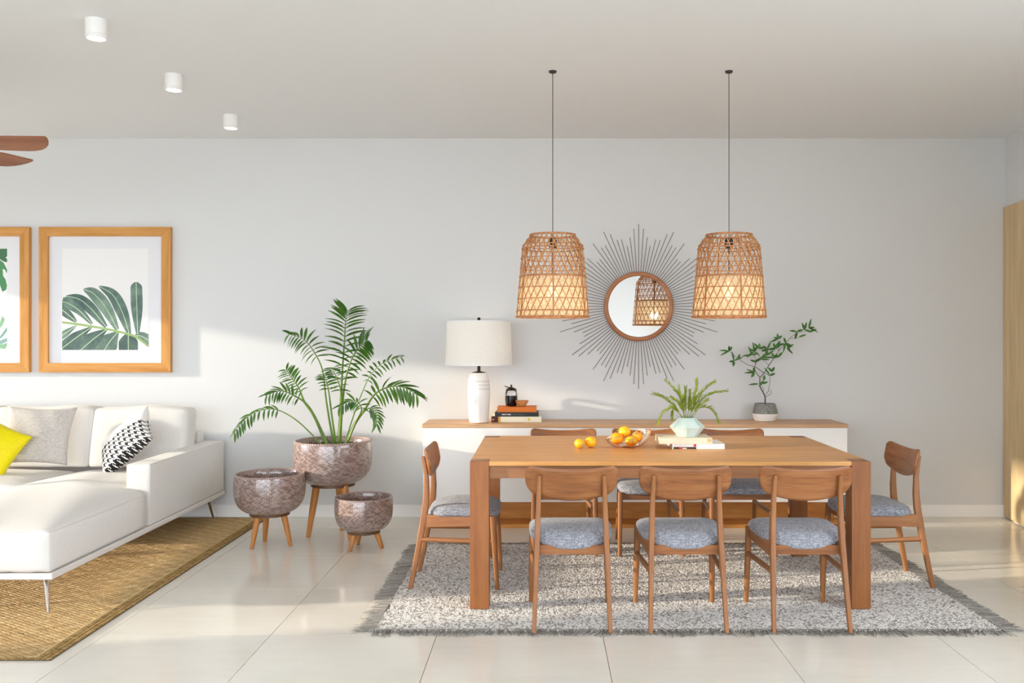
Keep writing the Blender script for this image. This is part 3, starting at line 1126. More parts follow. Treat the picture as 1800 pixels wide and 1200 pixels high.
BR = [
    ([(570, 955), (568, 885), (545, 830), (515, 770), (515, 680)], [0.0055, 0.005, 0.0045, 0.004, 0.0035], [0, 0, .005, .01, .01], 'trunk'),
    ([(515, 680), (465, 610), (465, 545), (500, 480), (520, 470)], [0.0032, 0.0028, 0.0022, 0.0018, 0.0012], [.01, -.01, -.03, -.04, -.05], 'branch'),
    ([(520, 677), (560, 630), (610, 550), (660, 480), (720, 390), (800, 300), (880, 225), (980, 195), (1040, 205)], [0.0034, 0.003, 0.0028, 0.0025, 0.0022, 0.002, 0.0017, 0.0014, 0.001], [.01, .0, -.02, -.03, -.05, -.06, -.06, -.05, -.05], 'branch'),
    ([(555, 632), (470, 570), (390, 545), (290, 485), (240, 440), (195, 405)], [0.0025, 0.0022, 0.0019, 0.0016, 0.0013, 0.001], [0, .02, .03, .02, .0, -.01], 'branch'),
    ([(560, 635), (590, 645), (620, 662), (650, 640)], [0.002, 0.0018, 0.0015, 0.001], [0, -.02, -.04, -.05], 'branch'),
    ([(565, 868), (605, 825), (608, 790), (622, 720), (618, 668)], [0.002, 0.0018, 0.0016, 0.0014, 0.001], [0, .03, .04, .04, .03], 'branch'),
    ([(568, 888), (640, 842), (622, 805)], [0.002, 0.0015, 0.001], [0, -.03, -.05], 'branch'),
    ([(548, 832), (552, 805), (530, 765), (540, 745), (556, 715)], [0.0018, 0.0016, 0.0013, 0.0011, 0.0009], [0, -.02, -.03, -.04, -.04], 'branch'),
    ([(610, 550), (560, 505), (530, 485)], [0.0018, 0.0014, 0.001], [-.02, .01, .03], 'branch'),
    ([(465, 545), (462, 480), (450, 410)], [0.0016, 0.0013, 0.001], [-.03, 0, .02], 'branch'),
    ([(720, 390), (665, 375), (590, 390), (510, 378)], [0.0018, 0.0015, 0.0012, 0.001], [-.05, -.02, .01, .02], 'branch'),
    ([(720, 390), (715, 330), (705, 270)], [0.0016, 0.0013, 0.001], [-.05, -.03, 0], 'branch'),
    ([(650, 480), (610, 430), (590, 400)], [0.0015, 0.0012, 0.001], [-.03, -.05, -.06], 'branch'),
    ([(830, 270), (920, 262), (935, 238)], [0.0014, 0.0012, 0.0009], [-.06, -.07, -.08], 'branch'),
]
for pts, rr, offs, nm in BR:
    P = [tp_(x, y, o_) for (x, y), o_ in zip(pts, offs)]
    m_ = len(P) * 3
    C_ = catmull(P, m_)
    R_ = [float(np.interp(i / (m_ - 1) * (len(P) - 1), range(len(P)), rr)) for i in range(m_)]
    MB().tube(C_, R_, 6).build(nm, M['bark'], tree)


def leaf_mesh(name, L, W, mat, curl=0.15, fold=0.12, nseg=5):
    """leaf along +X, up +Z, with a folded midrib and a drooping tip"""
    vs = []
    fs = []
    for i in range(nseg + 1):
        t = i / nseg
        w = W * (math.sin(PI * min(1, t * 0.93 + 0.04)) ** 0.8) * (1 - 0.25 * t)
        z = -curl * L * t * t
        vs += [(L * t, -w / 2, z + fold * w), (L * t, 0, z), (L * t, w / 2, z + fold * w)]
    for i in range(nseg):
        a = i * 3
        fs += [(a, a + 3, a + 4, a + 1), (a + 1, a + 4, a + 5, a + 2)]
    return MB().add(vs, fs).mesh(name, mat, angle=0)


TL = [leaf_mesh('leaf', L, W, M['tree_leaf'], c) for L, W, c in ((0.074, 0.019, 0.18), (0.060, 0.023, 0.1), (0.044, 0.024, 0.05))]
CLU = [(190, 402, -.01, [200, 170, 60, 95]), (240, 505, 0, [190, 30, 100, 260]), (285, 490, .02, [75]), (455, 405, .02, [100, 60, 150, 215, 330]), (430, 445, -.03, [180, 110, 20]),
       (465, 515, -.03, [160, 30]), (455, 630, -.01, [175, 235, 95, 150]), (505, 378, .02, [85, 20, 130]), (590, 390, .01, [70, 190, 10, 130]), (585, 450, -.05, [90, 200, 40]), (530, 487, .03, [60, 190, 0]),
       (675, 372, -.02, [110, 30, 190, 60]), (655, 475, -.03, [100, 170, 20, 45]), (705, 275, 0, [160, 40, 95, 200]), (700, 345, -.03, [60, 20]), (785, 315, -.06, [110, 300, 330, 250]), (800, 375, -.06, [320, 40]),
       (905, 198, -.06, [170, 260, 20]), (985, 180, -.05, [105, 350, 70]), (1030, 160, -.05, [340, 80, 10]), (1035, 205, -.05, [30]), (925, 255, -.08, [25]), (620, 660, -.04, [25, 120]), (640, 620, -.05, [60, 125]),
       (500, 748, -.02, [180]), (556, 712, -.04, [85, 230]), (700, 470, -.03, [50]), (540, 745, -.04, [20])]
for x, y, off, angs in CLU:
    for a in angs:
        p = tp_(x, y, off)
        dep = random.uniform(-0.5, 0.35)
        d = Vector((math.cos(math.radians(a)), dep, math.sin(math.radians(a)))).normalized()
        upv = Vector((0, -0.75, 0.65))
        yv = upv.cross(d).normalized()
        zv = d.cross(yv)
        R = Matrix((d, yv, zv)).transposed().to_4x4()
        R.translation = p
        o = link('leaf', random.choice(TL), tree)
        o.matrix_local = R

# ================================================================== ON THE TABLE
TT = TZ + th_ + 0.0005
TBK = 'books under the fern on the table'
cream = plain('beige_cover', '#dccdb4', 0.7)
b4 = book('book', 'white book with black and red spine, lowest under the fern', 'book', 0.733, 1.029, 5.06, 5.285, TT, TT + 0.028, plain('white_cover', '#f1ece3', 0.6), PG, TBK)
box('spine_panel', (-0.142, -0.013, -0.1135, -0.1126, 0.0115, 0.0275), plain('pale_print', '#d5cfca', 0.6), b4)
box('spine_block', (-0.142, -0.013, -0.1136, -0.1126, 0.0004, 0.0110), plain('black_print', '#241a18', 0.6), b4)
RD = plain('red_print', '#b5221f', 0.6)
box('spine_mark', (-0.110, -0.092, -0.1142, -0.1137, 0.0006, 0.0108), RD, b4)
box('spine_mark', (-0.028, -0.013, -0.1142, -0.1136, 0.013, 0.0272), RD, b4)
box('spine_mark', (-0.091, -0.067, -0.1141, -0.1137, 0.0006, 0.0060), plain('cream_print', '#d9cfbf', 0.6), b4)
b5 = book('book', 'thick beige book with worn cover corner directly under the fern vase', 'book', 0.658, 0.959, 5.056, 5.262, TT + 0.0285, TT + 0.0625, cream, plain('book_pages_tan', '#e3d5bd', 0.85), TBK)
box('cover_stain', (0.122, 0.146, -0.1034, -0.1030, 0.010, 0.030), plain('stain_brown', '#c8aa7c', 0.8), b5)

VX, VY, VZ = 0.8315, 5.150, TT + 0.063
fern = thing('potted_fern', 'yellow-green fern sprigs in a faceted pale aqua vase on books', 'plant', (VX, VY, VZ))
g = G('pale_aqua_glaze')
n1 = g.noise(g.coord('Object'), 18, 3)
g.set(Base_Color=g.ramp(n1, [(0.3, lin('#bcd2cc')), (0.7, lin('#d3e0da'))]), Roughness=0.45)
MB().lathe([(0.058, 0), (0.102, 0.055), (0.046, 0.108), (0.042, 0.108), (0.050, 0.094)], 8, cap0=True, cap1=True, a0=PI / 8 + 0.2).build('vase', g.m, fern, smooth=False)
MB().lathe([(0.040, 0.097), (0.02, 0.100)], 16, cap1=True).build('soil', M['soil'], fern)


def fp_(x, y, off=0.0):
    k = (VY + off) / 1567.0
    px, py = 1150 + x / 8.571, 660 + y / 8.571
    return Vector(((px - 955) * k - VX, off, 1.4 - (py - 592) * k - VZ))


FR = [([(440, 640), (300, 450), (150, 330), (0, 270)], -.05), ([(460, 640), (400, 350), (320, 220), (190, 80)], .03), ([(480, 640), (472, 400), (470, 190)], -.03),
      ([(520, 640), (575, 350), (630, 200), (640, 80)], .05), ([(540, 640), (640, 400), (760, 200), (890, 100)], -.02), ([(560, 640), (680, 400), (850, 270), (1070, 225)], -.05),
      ([(430, 640), (330, 480), (230, 490), (110, 580), (65, 700)], -.07), ([(580, 640), (680, 490), (800, 470), (900, 540), (965, 680)], -.07), ([(450, 640), (420, 430), (370, 170)], .06),
      ([(500, 640), (530, 400), (535, 240)], -.06), ([(430, 640), (300, 500), (265, 640)], -.09), ([(550, 640), (650, 480), (790, 370)], .02), ([(490, 640), (560, 420), (700, 250)], .07), ([(470, 640), (380, 420), (270, 330)], .06),
      ([(480, 640), (440, 450), (440, 330)], -.08), ([(520, 640), (590, 460), (620, 330)], -.09)]
for pts, off in FR:
    m_ = len(pts)
    P = [fp_(x, y, off * (i / (m_ - 1))) for i, (x, y) in enumerate(pts)]
    ns = 22
    C_ = catmull(P, ns)
    sp = MB().tube(C_, [0.0016 * (1 - 0.6 * i / ns) for i in range(ns)], 5)
    for i in range(5, ns):
        T_ = (C_[min(i + 1, ns - 1)] - C_[i - 1]).normalized()
        for _ in range(5):
            rv = Vector((random.gauss(0, 1), random.gauss(0, 1), random.gauss(0, 1)))
            s_ = (rv - T_ * rv.dot(T_)).normalized()
            d = (T_ * 0.9 + s_ * 0.48).normalized()
            L = random.uniform(0.028, 0.050) * (1 - 0.35 * i / ns)
            wv = d.cross(s_).normalized() * 0.0029
            p = C_[i]
            sp.add([p, p + d * L * 0.45 + wv, p + d * L, p + d * L * 0.45 - wv], [(0, 1, 2, 3)])
    sp.build('sprig', M['fern'], fern, angle=0)

# fruit bowl: thin amber glass with copper rim, tilted
BX, BY = 0.489, 5.13
fb = thing('fruit_bowl', 'shallow amber glass bowl with copper wire rim holding fruit', 'bowl', (BX, BY, TT))
g = G('amber_glass')
tp = g.n('ShaderNodeBsdfTransparent', {'Color': (1.0, 0.93, 0.86, 1)})
gl = g.n('ShaderNodeBsdfGlossy', {'Color': (1, 0.92, 0.85, 1), 'Roughness': 0.05})
fz = g.n('ShaderNodeFresnel', {'IOR': 1.4})
mx = g.n('ShaderNodeMixShader', {0: fz.outputs[0], 1: tp.outputs[0], 2: gl.outputs[0]})
g.t.links.new(mx.outputs[0], g.out.inputs['Surface'])
RB = 0.1295


def bowl_z(a):
    return 0.078 + 0.026 * math.cos(a + 0.3)


vs, fs = [], []
nA, nR = 48, 10
for j in range(nR + 1):
    t = j / nR
    for q in range(nA):
        a = 2 * PI * q / nA
        r = 0.035 + (RB - 0.035) * math.sin(t * PI / 2) ** 0.9
        vs.append((r * math.cos(a), r * math.sin(a), 0.0015 + bowl_z(a) * (1 - math.cos(t * PI / 2)) ** 0.95))
for j in range(nR):
    for q in range(nA):
        q2 = (q + 1) % nA
        fs.append((j * nA + q, j * nA + q2, (j + 1) * nA + q2, (j + 1) * nA + q))
fs.append(tuple(range(nA)))
MB().add(vs, fs).build('shell', g.m, fb, angle=0)
cop = plain('copper_wire', '#c9764a', 0.3, 0.8)
MB().tube([Vector(vs[nR * nA + q]) for q in range(nA)], 0.0018, 6, closed=True).build('rim', cop, fb)
for q in (2, 8, 26, 40):
    MB().tube([Vector(vs[j * nA + q]) for j in range(nR + 1)], 0.0013, 5).build('rib', cop, fb)
MB().lathe([(0.036, 0.0), (0.038, 0.0), (0.038, 0.003), (0.035, 0.003)], 32).build('foot_ring', cop, fb)

g = G('fruit_skin')
n1 = g.noise(g.coord('Object'), 6, 2)
n2 = g.noise(g.coord('Object'), 160, 2)
oi = g.n('ShaderNodeObjectInfo')
f = g.math('ADD', g.math('MULTIPLY', n1, 0.6), g.math('MULTIPLY', oi.outputs['Random'], 0.4))
g.set(Base_Color=g.ramp(f, [(0.2, lin('#f0920a')), (0.75, lin('#f7b512'))]), Roughness=0.38)
g.bump(n2, 0.12, 0.002)
M['fruit'] = g.m
M['calyx'] = plain('dried_calyx', '#b9a458', 0.8)
FRT = [
    ('orange persimmon lying on the table, farther from the fruit bowl', (1018.7, 777.7), 0.0300, 5.10, (0.55, -0.75, -0.3), None),
    ('orange persimmon lying on the table, next to the fruit bowl', (1038.5, 776.3), 0.0345, 5.13, (0.9, 0.1, 0.25), None),
    ('orange persimmon on top of the fruit pile in the bowl', (1097.8, 758.8), 0.0365, 5.165, (-0.8, 0.2, 0.1), 0),
    ('orange persimmon in the bowl on the side towards the loose fruits', (1084.4, 770.5), 0.0385, 5.115, (-0.9, -0.1, 0.3), 0),
    ('orange persimmon at the front of the bowl showing its pale calyx', (1109.3, 775.5), 0.0345, 5.075, (0.15, -0.85, 0.35), 0),
    ('orange persimmon in the bowl on the side towards the fern', (1120.0, 767.5), 0.0335, 5.14, (-0.4, -0.6, 0.6), 0),
]
for lab, (px, py), r, d, st, inb in FRT:
    k = d / 1567.0
    x, z = (px - 955) * k, 1.4 - (py - 592) * k
    if inb is None:
        z = TT + r * 0.90
    fr = thing('persimmon', lab, 'fruit', (x, d, z), 0, 'orange persimmons on the table')
    MB().sphere((0, 0, 0), r, 24, 14, 0.90).build('skin', M['fruit'], fr)
    axis = Vector(st).normalized()
    q = axis.to_track_quat('Z', 'Y').to_matrix().to_4x4()
    cx = MB()
    for kk in range(4):
        a = 2 * PI * kk / 4
        c_, s_ = math.cos(a), math.sin(a)
        rr = r * 0.62
        pts = [(0, 0, r * 1.0), (rr * .55 * math.cos(a - .55), rr * .55 * math.sin(a - .55), r * 0.965), (rr * c_, rr * s_, r * 0.90), (rr * .55 * math.cos(a + .55), rr * .55 * math.sin(a + .55), r * 0.965)]
        cx.add(pts, [(0, 1, 2, 3)])
    cx.tube([(0, 0, r * 0.98), (0.002, 0, r * 1.22)], 0.0022, 6)
    o = cx.build('calyx', M['calyx'], fr, angle=0)
    o.matrix_local = q

# ================================================================== PENDANT LAMPS
cane = {}
for nm, a_, b_, c_ in (('cane_dark', '#9a5f35', '#b87a48', '#cb9058'), ('cane_pale', '#c78f54', '#d9a568', '#e6bb80')):
    g = G(nm)
    n1 = g.noise(g.mapped(g.coord('Object'), (60, 60, 12), rnd=5), 1, 4)
    cc = g.ramp(n1, [(0.3, lin(a_)), (0.5, lin(b_)), (0.7, lin(c_))])
    g.set(Base_Color=cc, Roughness=0.5)
    tr_ = g.n('ShaderNodeBsdfTranslucent', {'Color': cc})
    mx = g.n('ShaderNodeMixShader', {0: 0.15, 1: g.b.outputs[0], 2: tr_.outputs[0]})
    g.t.links.new(mx.outputs[0], g.out.inputs['Surface'])
    cane[nm] = g.m
PZ0 = 1.5125


def prad(z):
    return float(np.interp(z, [0, 0.4135, 0.480], [0.212, 0.177, 0.130]))


def ribbon(fn, w, th, n):
    """flat strip following fn(t)->(angle, z) on the shade surface"""
    vs, fs = [], []
    pr = []
    for i in range(n + 1):
        a, z = fn(i / n)
        r = prad(z)
        pr.append(Vector((r * math.cos(a), r * math.sin(a), z)))
    for i in range(n + 1):
        T_ = (pr[min(i + 1, n)] - pr[max(i - 1, 0)]).normalized()
        N_ = Vector((pr[i].x, pr[i].y, 0)).normalized()
        S_ = T_.cross(N_).normalized()
        for sx, sn in ((-1, -1), (1, -1), (1, 1), (-1, 1)):
            vs.append(pr[i] + S_ * (sx * w / 2) + N_ * (sn * th / 2))
    for i in range(n):
        for k in range(4):
            k2 = (k + 1) % 4
            fs.append((i * 4 + k, i * 4 + k2, i * 4 + 4 + k2, i * 4 + 4 + k))
    fs += [(3, 2, 1, 0), (n * 4, n * 4 + 1, n * 4 + 2, n * 4 + 3)]
    return MB().add(vs, fs)


TWI = 1.12
st_r = ribbon(lambda t: (TWI * t, 0.004 + 0.474 * t), 0.0056, 0.0020, 16).mesh('cane_strip', cane['cane_dark'], smooth=False)
st_l = ribbon(lambda t: (-TWI * t, 0.004 + 0.474 * t), 0.0056, 0.0020, 16).mesh('cane_strip', cane['cane_pale'], smooth=False)
st_v = ribbon(lambda t: (0, 0.0 + 0.478 * t), 0.0080, 0.0045, 10).mesh('upright_rib', cane['cane_dark'], smooth=False)
hoopz = [(0.004, 0.012), (0.040, 0.008), (0.108, 0.0055), (0.172, 0.0055), (0.238, 0.011), (0.286, 0.0055), (0.342, 0.0055), (0.400, 0.007), (0.418, 0.005), (0.450, 0.005), (0.478, 0.012)]
hoop_me = []
for z, w in hoopz:
    r = prad(z)
    hoop_me.append(MB().lathe([(r + 0.0005, z - w / 2), (r + 0.0040, z - w / 2), (r + 0.0040, z + w / 2), (r + 0.0005, z + w / 2), (r + 0.0005, z - w / 2)], 56).mesh('hoop', cane['cane_dark'], smooth=False))


g = G('pale_cane_gauze')
n1 = g.noise(g.mapped(g.coord('Object'), (90, 90, 320)), 1, 3)
cc = g.ramp(n1, [(0.35, lin('#ecd7ab')), (0.65, lin('#f9ecd2'))])
df = g.n('ShaderNodeBsdfDiffuse', {'Color': cc})
tl = g.n('ShaderNodeBsdfTranslucent', {'Color': cc})
m1 = g.n('ShaderNodeMixShader', {0: 0.55, 1: df.outputs[0], 2: tl.outputs[0]})
tpp = g.n('ShaderNodeBsdfTransparent')
m2 = g.n('ShaderNodeMixShader', {0: g.ramp(n1, [(0.4, (0.42,) * 3 + (1,)), (0.6, (0.12,) * 3 + (1,))]), 1: m1.outputs[0], 2: tpp.outputs[0]})
g.t.links.new(m2.outputs[0], g.out.inputs['Surface'])
LINER = g.m


def pendant(x, label):
    t = thing('pendant_lamp', label, 'pendant lamp', (x, 5.187, PZ0), 0.13 * x, 'woven cane pendant lamps over the table')
    NS = 30
    for k in range(NS):
        link('cane_strip', st_r, t, rot=(0, 0, 2 * PI * k / NS))
        link('cane_strip', st_l, t, rot=(0, 0, 2 * PI * (k + 0.5) / NS))
    for k in range(6):
        link('upright_rib', st_v, t, rot=(0, 0, -PI / 2 + 2 * PI * k / 6))
    for me in hoop_me:
        link('hoop', me, t)
    top = CEIL - PZ0
    MB().tube([(0, 0, 0.44), (0, 0, top - 0.004)], 0.0021, 8).build('cord', M['black'], t)
    MB().lathe([(0.006, top - 0.012), (0.020, top - 0.010), (0.0225, top - 0.004), (0.0225, top)], 24, cap0=True, cap1=True).build('canopy', M['black'], t)
    MB().lathe([(0.019, 0.405), (0.024, 0.412), (0.024, 0.452), (0.012, 0.466), (0.004, 0.470)], 20, cap0=True, cap1=True).build('socket', M['black'], t)
    sp = MB()
    for k in range(3):
        a = 2 * PI * k / 3 + 0.4
        sp.tube([(0.015 * math.cos(a), 0.015 * math.sin(a), 0.464), (0.131 * math.cos(a), 0.131 * math.sin(a), 0.478)], 0.0018, 6)
    sp.build('spider', M['black'], t)
    MB().tube([(0, 0, 0.41), (0, 0, 0.20)], 0.003, 8).build('stem', M['black'], t)
    MB().lathe([(0.013, 0.205), (0.015, 0.19), (0.027, 0.165), (0.030, 0.14), (0.024, 0.118), (0.008, 0.110)], 20, cap0=True, cap1=True).build('bulb', M['bulb'], t)
    MB().lathe([(prad(z) - 0.007, z) for z in (0.006, 0.06, 0.12, 0.18, 0.236)], 56).build('liner', LINER, t)
    ld = bpy.data.lights.new('lamp_glow', 'POINT')
    ld.energy = 1.9
    ld.color = (1.0, 0.80, 0.54)
    ld.shadow_soft_size = 0.04
    lo = bpy.data.objects.new('lamp_glow', ld)
    COL.objects.link(lo)
    lo.parent = t
    lo.location = (0, 0, 0.10)
    return t


pendant(0.055, 'woven cane pendant lamp hanging over the fruit bowl end of the table')
pendant(1.080, 'woven cane pendant lamp hanging nearer the sapling and oak panelled wall')

# ================================================================== SUNBURST MIRROR
MXc, MZc = 0.742, 1.637
mir = thing('sunburst_mirror', 'round wooden mirror with long thin sunburst rods on the wall', 'mirror', (MXc, BACK, MZc))
prof = []
for k in range(13):
    a = PI * k / 12
    prof.append((0.2535 + 0.0175 * math.cos(a), 0.012 + 0.022 * math.sin(a)))
rg = MB()
n = 96
vs = []
for r, y in prof:
    for k in range(n):
        a = 2 * PI * k / n
        vs.append((r * math.cos(a), -y, r * math.sin(a)))
fs = []
for j in range(len(prof) - 1):
    for k in range(n):
        k2 = (k + 1) % n
        fs.append((j * n + k, (j + 1) * n + k, (j + 1) * n + k2, j * n + k2))
rg.add(vs, [q[::-1] for q in fs]).build('ring', M['ring'], mir)
disc = MB()
disc.add([(0.2365 * math.cos(2 * PI * k / n), -0.014, 0.2365 * math.sin(2 * PI * k / n)) for k in range(n)] + [(0.2365 * math.cos(2 * PI * k / n), -0.001, 0.2365 * math.sin(2 * PI * k / n)) for k in range(n)],
         [tuple(range(n)), tuple(range(2 * n - 1, n - 1, -1))] + [(k, n + k, n + (k + 1) % n, (k + 1) % n) for k in range(n)])
disc.build('mirror_glass', M['mirror'], mir, smooth=False)
RL = [522, 493, 440, 389, 439, 442, 492, 522, 440, 442, 492, 388, 388, 443, 495, 523, 441, 395, 391, 441, 522, 440, 492, 440, 400, 440]
ray_me = {}
for k in range(100):
    q = k % 50
    q = q if q <= 25 else 50 - q
    L = RL[q] / 3.6 * 0.00442
    key = round(L, 3)
    if key not in ray_me:
        ray_me[key] = MB().tube([(0, -0.008, 0.245), (0, -0.008, L)], 0.0024, 6).mesh('ray', M['wire'])
    link('ray', ray_me[key], mir, rot=(0, 2 * PI * k / 100, 0))

# ================================================================== FRAMED PRINTS
def frame(cx, label):
    W, H, B, D = 1.020, 1.126, 0.072, 0.038
    cz = 1.689
    t = thing('framed_print', label, 'picture frame', (cx, BACK - 0.001, cz), 0, 'framed leaf prints over the sofa')
    w, h = W / 2, H / 2
    for s in (-1, 1):
        q = [(-w, s * h), (w, s * h), (w - B, s * (h - B)), (-w + B, s * (h - B))]
        m = MB()
        vs = [(x, -D, z) for x, z in q] + [(x, 0, z) for x, z in q]
        fs = [(0, 1, 2, 3), (7, 6, 5, 4)] + [((i + 1) % 4, i, 4 + i, 4 + (i + 1) % 4) for i in range(4)]
        m.add(vs, [f_[::-1] for f_ in fs] if s > 0 else fs).build('frame_rail', M['frame_x'], t, smooth=False, bevel=0.0015)
        q = [(s * w, -h), (s * w, h), (s * (w - B), h - B), (s * (w - B), -h + B)]
        m = MB()
        vs = [(x, -D, z) for x, z in q] + [(x, 0, z) for x, z in q]
        m.add(vs, fs if s > 0 else [f_[::-1] for f_ in fs]).build('frame_stile', M['frame_z'], t, smooth=False, bevel=0.0015)
    box('mount_board', (-w + B - 0.001, w - B + 0.001, -0.020, -0.004, -h + B - 0.001, h - B + 0.001), M['mat'], t)
    return t


# crop pixel (x, y) in the print -> local metres
S_ = 0.004416 / 4.0
f1 = frame(-3.398, 'framed palm frond print in wide oak frame, wholly in view')


def pr1(x, y):
    x = min(max(x, 437), 1044)
    y = min(max(y, 226), 939)
    return ((x - 742) * S_, (586 - y) * S_)


pp = box('print_paper', ((437 - 742) * S_, (1044 - 742) * S_, -0.0208, -0.0200, (586 - 939) * S_, (586 - 226) * S_), M['paper'], f1)
g = G('printed_leaf_green')
n1 = g.noise(g.mapped(g.coord('Object'), (9, 1, 9)), 1, 4)
oi = g.n('ShaderNodeObjectInfo')
f = g.math('ADD', g.math('MULTIPLY', n1, 0.7), g.math('MULTIPLY', oi.outputs['Random'], 0.3))
g.set(Base_Color=g.ramp(f, [(0.3, lin('#3b5350')), (0.5, lin('#566f66')), (0.7, lin('#809a86'))]), Roughness=0.7)
M['pgreen'] = g.m
M['pvein'] = plain('printed_leaf_vein', '#b4c7a8', 0.7)


def leaf_print(pts, width, parent, pr, y, mat, prof=None, vein=True, n=22):
    P = catmull([(a, b, 0) for a, b in pts], n)
    vs, fs = [], []
    for i in range(n):
        T_ = (P[min(i + 1, n - 1)] - P[max(i - 1, 0)]).normalized()
        N_ = Vector((-T_.y, T_.x, 0))
        t = i / (n - 1)
        w = width / 2 * (prof(t) if prof else math.sin(PI * min(1, 0.06 + t * 0.93)) ** 0.75)
        for s in (-1, 0, 1):
            q = P[i] + N_ * w * s
            x, z = pr(q.x, q.y)
            vs.append((x, -y, z))
    for i in range(n - 1):
        a = i * 3
        fs += [(a, a + 1, a + 4, a + 3), (a + 1, a + 2, a + 5, a + 4)]
    o = MB().add(vs, fs).build('printed_leaf', mat, parent, smooth=False)
    if vein:
        vs, fs = [], []
        for i in range(n):
            T_ = (P[min(i + 1, n - 1)] - P[max(i - 1, 0)]).normalized()
            N_ = Vector((-T_.y, T_.x, 0))
            for s in (-1, 1):
                q = P[i] + N_ * 2.6 * s
                x, z = pr(q.x, q.y)
                vs.append((x, -y - 0.0003, z))
        fs = [(2 * i, 2 * i + 1, 2 * i + 3, 2 * i + 2) for i in range(n - 1)]
        MB().add(vs, fs).build('leaf_vein', M['pvein'], o, smooth=False)
    return o


LV = [([(968, 830), (962, 640), (957, 462)], 92, lambda t: (0.22 + 0.78 * math.sin(PI / 2 * min(1, t * 1.5))) * (1 - 0.12 * t) * (1 - max(0, (t - 0.9) / 0.1) ** 2 * 0.75)),
      ([(910, 828), (862, 680), (795, 555), (695, 490)], 88, None), ([(826, 797), (745, 645), (660, 545), (585, 512)], 92, None), ([(747, 777), (650, 660), (560, 585), (462, 560)], 80, None),
      ([(647, 757), (560, 665), (480, 612), (437, 600)], 75, lambda t: math.sin(PI * min(1, 0.08 + t * 0.6))), ([(537, 742), (480, 692), (420, 645)], 62, lambda t: math.sin(PI * min(1, 0.08 + t * 0.6))),
      ([(950, 838), (1000, 845), (1075, 890)], 70, lambda t: math.sin(PI * min(1, 0.1 + t * 0.55))), ([(902, 818), (902, 880), (903, 1010)], 136, lambda t: min(1, 0.2 + t * 1.6)), ([(828, 815), (765, 890), (680, 1030)], 140, lambda t: min(1, 0.15 + t * 1.7)),
      ([(747, 797), (650, 868), (500, 1000)], 112, lambda t: min(1, 0.15 + t * 1.6)), ([(642, 780), (540, 850), (380, 970)], 84, lambda t: min(1, 0.15 + t * 1.6)), ([(542, 765), (470, 815), (390, 870)], 48, lambda t: min(1, 0.15 + t * 1.6))]
for i, (pts, wd, pf) in enumerate(LV):
    leaf_print(pts, wd, pp, pr1, 0.0211 + 0.00004 * i, M['pgreen'], pf)
leaf_print([(437, 745), (560, 760), (650, 775), (740, 790), (830, 810), (910, 830), (960, 850), (1044, 912)], 16, pp, pr1, 0.0218, plain('printed_stem', '#8ea86e', 0.7), lambda t: 1.0, vein=False)

f2 = frame(-4.494, 'framed monstera leaf print in oak frame, cut off by the picture edge')
pp2 = box('print_paper', (-0.337, 0.337, -0.0208, -0.0200, -0.390, 0.398), M['paper'], f2)
M['pgreen2'] = plain('printed_monstera_green', '#3f6e4c', 0.7)
M['pgreen3'] = plain('printed_monstera_pale', '#7fae86', 0.7)


def poly_print(pts, parent, y, mat):
    vs = [(x, -y, z) for x, z in pts]
    MB().add(vs, [tuple(range(len(vs)))]).build('printed_leaf', mat, parent, smooth=False)


def q2(x, y):  # zoomed left strip -> local of the left frame
    k = 0.004416
    return (((x / 4.615) - 955) * k + 4.494, 1.4 - ((400 + y / 4.615) - 592) * k - 1.689)


E = 0.336
poly_print([q2(58, 170), q2(58, 232), q2(44, 244), q2(58, 252), q2(58, 280), q2(30, 275), q2(0, 255), (0.19, 0.31), (0.16, 0.36), (0.20, 0.394)], pp2, 0.0212, M['pgreen2'])
poly_print([q2(0, 262), q2(30, 285), q2(58, 340), q2(56, 372), q2(40, 340), q2(22, 335), q2(25, 390), q2(45, 420), q2(57, 470), q2(50, 503), q2(20, 520), q2(-10, 440), q2(-30, 330)], pp2, 0.0213, plain('printed_monstera_mid', '#4f8a5a', 0.7))
poly_print([q2(-60, 860), q2(0, 770), q2(18, 715), q2(40, 745), q2(20, 790), q2(-30, 850)], pp2, 0.0212, M['pgreen3'])
poly_print([q2(-60, 920), q2(0, 882), q2(57, 805), q2(57, 840), q2(20, 885), q2(-40, 930)], pp2, 0.0213, plain('printed_monstera_blue', '#6f9c8c', 0.7))
poly_print([q2(-60, 960), q2(0, 915), q2(57, 893), q2(57, 925), q2(10, 945), q2(-50, 980)], pp2, 0.0214, plain('printed_monstera_teal', '#7d9fa0', 0.7))
poly_print([q2(-60, 990), q2(0, 950), q2(57, 935), q2(55, 960), q2(40, 985), q2(-10, 975)], pp2, 0.0215, M['pgreen3'])
poly_print([(-0.05 + 0.17 * math.cos(k * PI / 12) * (1 + 0.12 * (k % 3 == 0)), 0.14 + 0.21 * math.sin(k * PI / 12) * (1 + 0.12 * (k % 3 == 0))) for k in range(24)], pp2, 0.0211, M['pgreen2'])

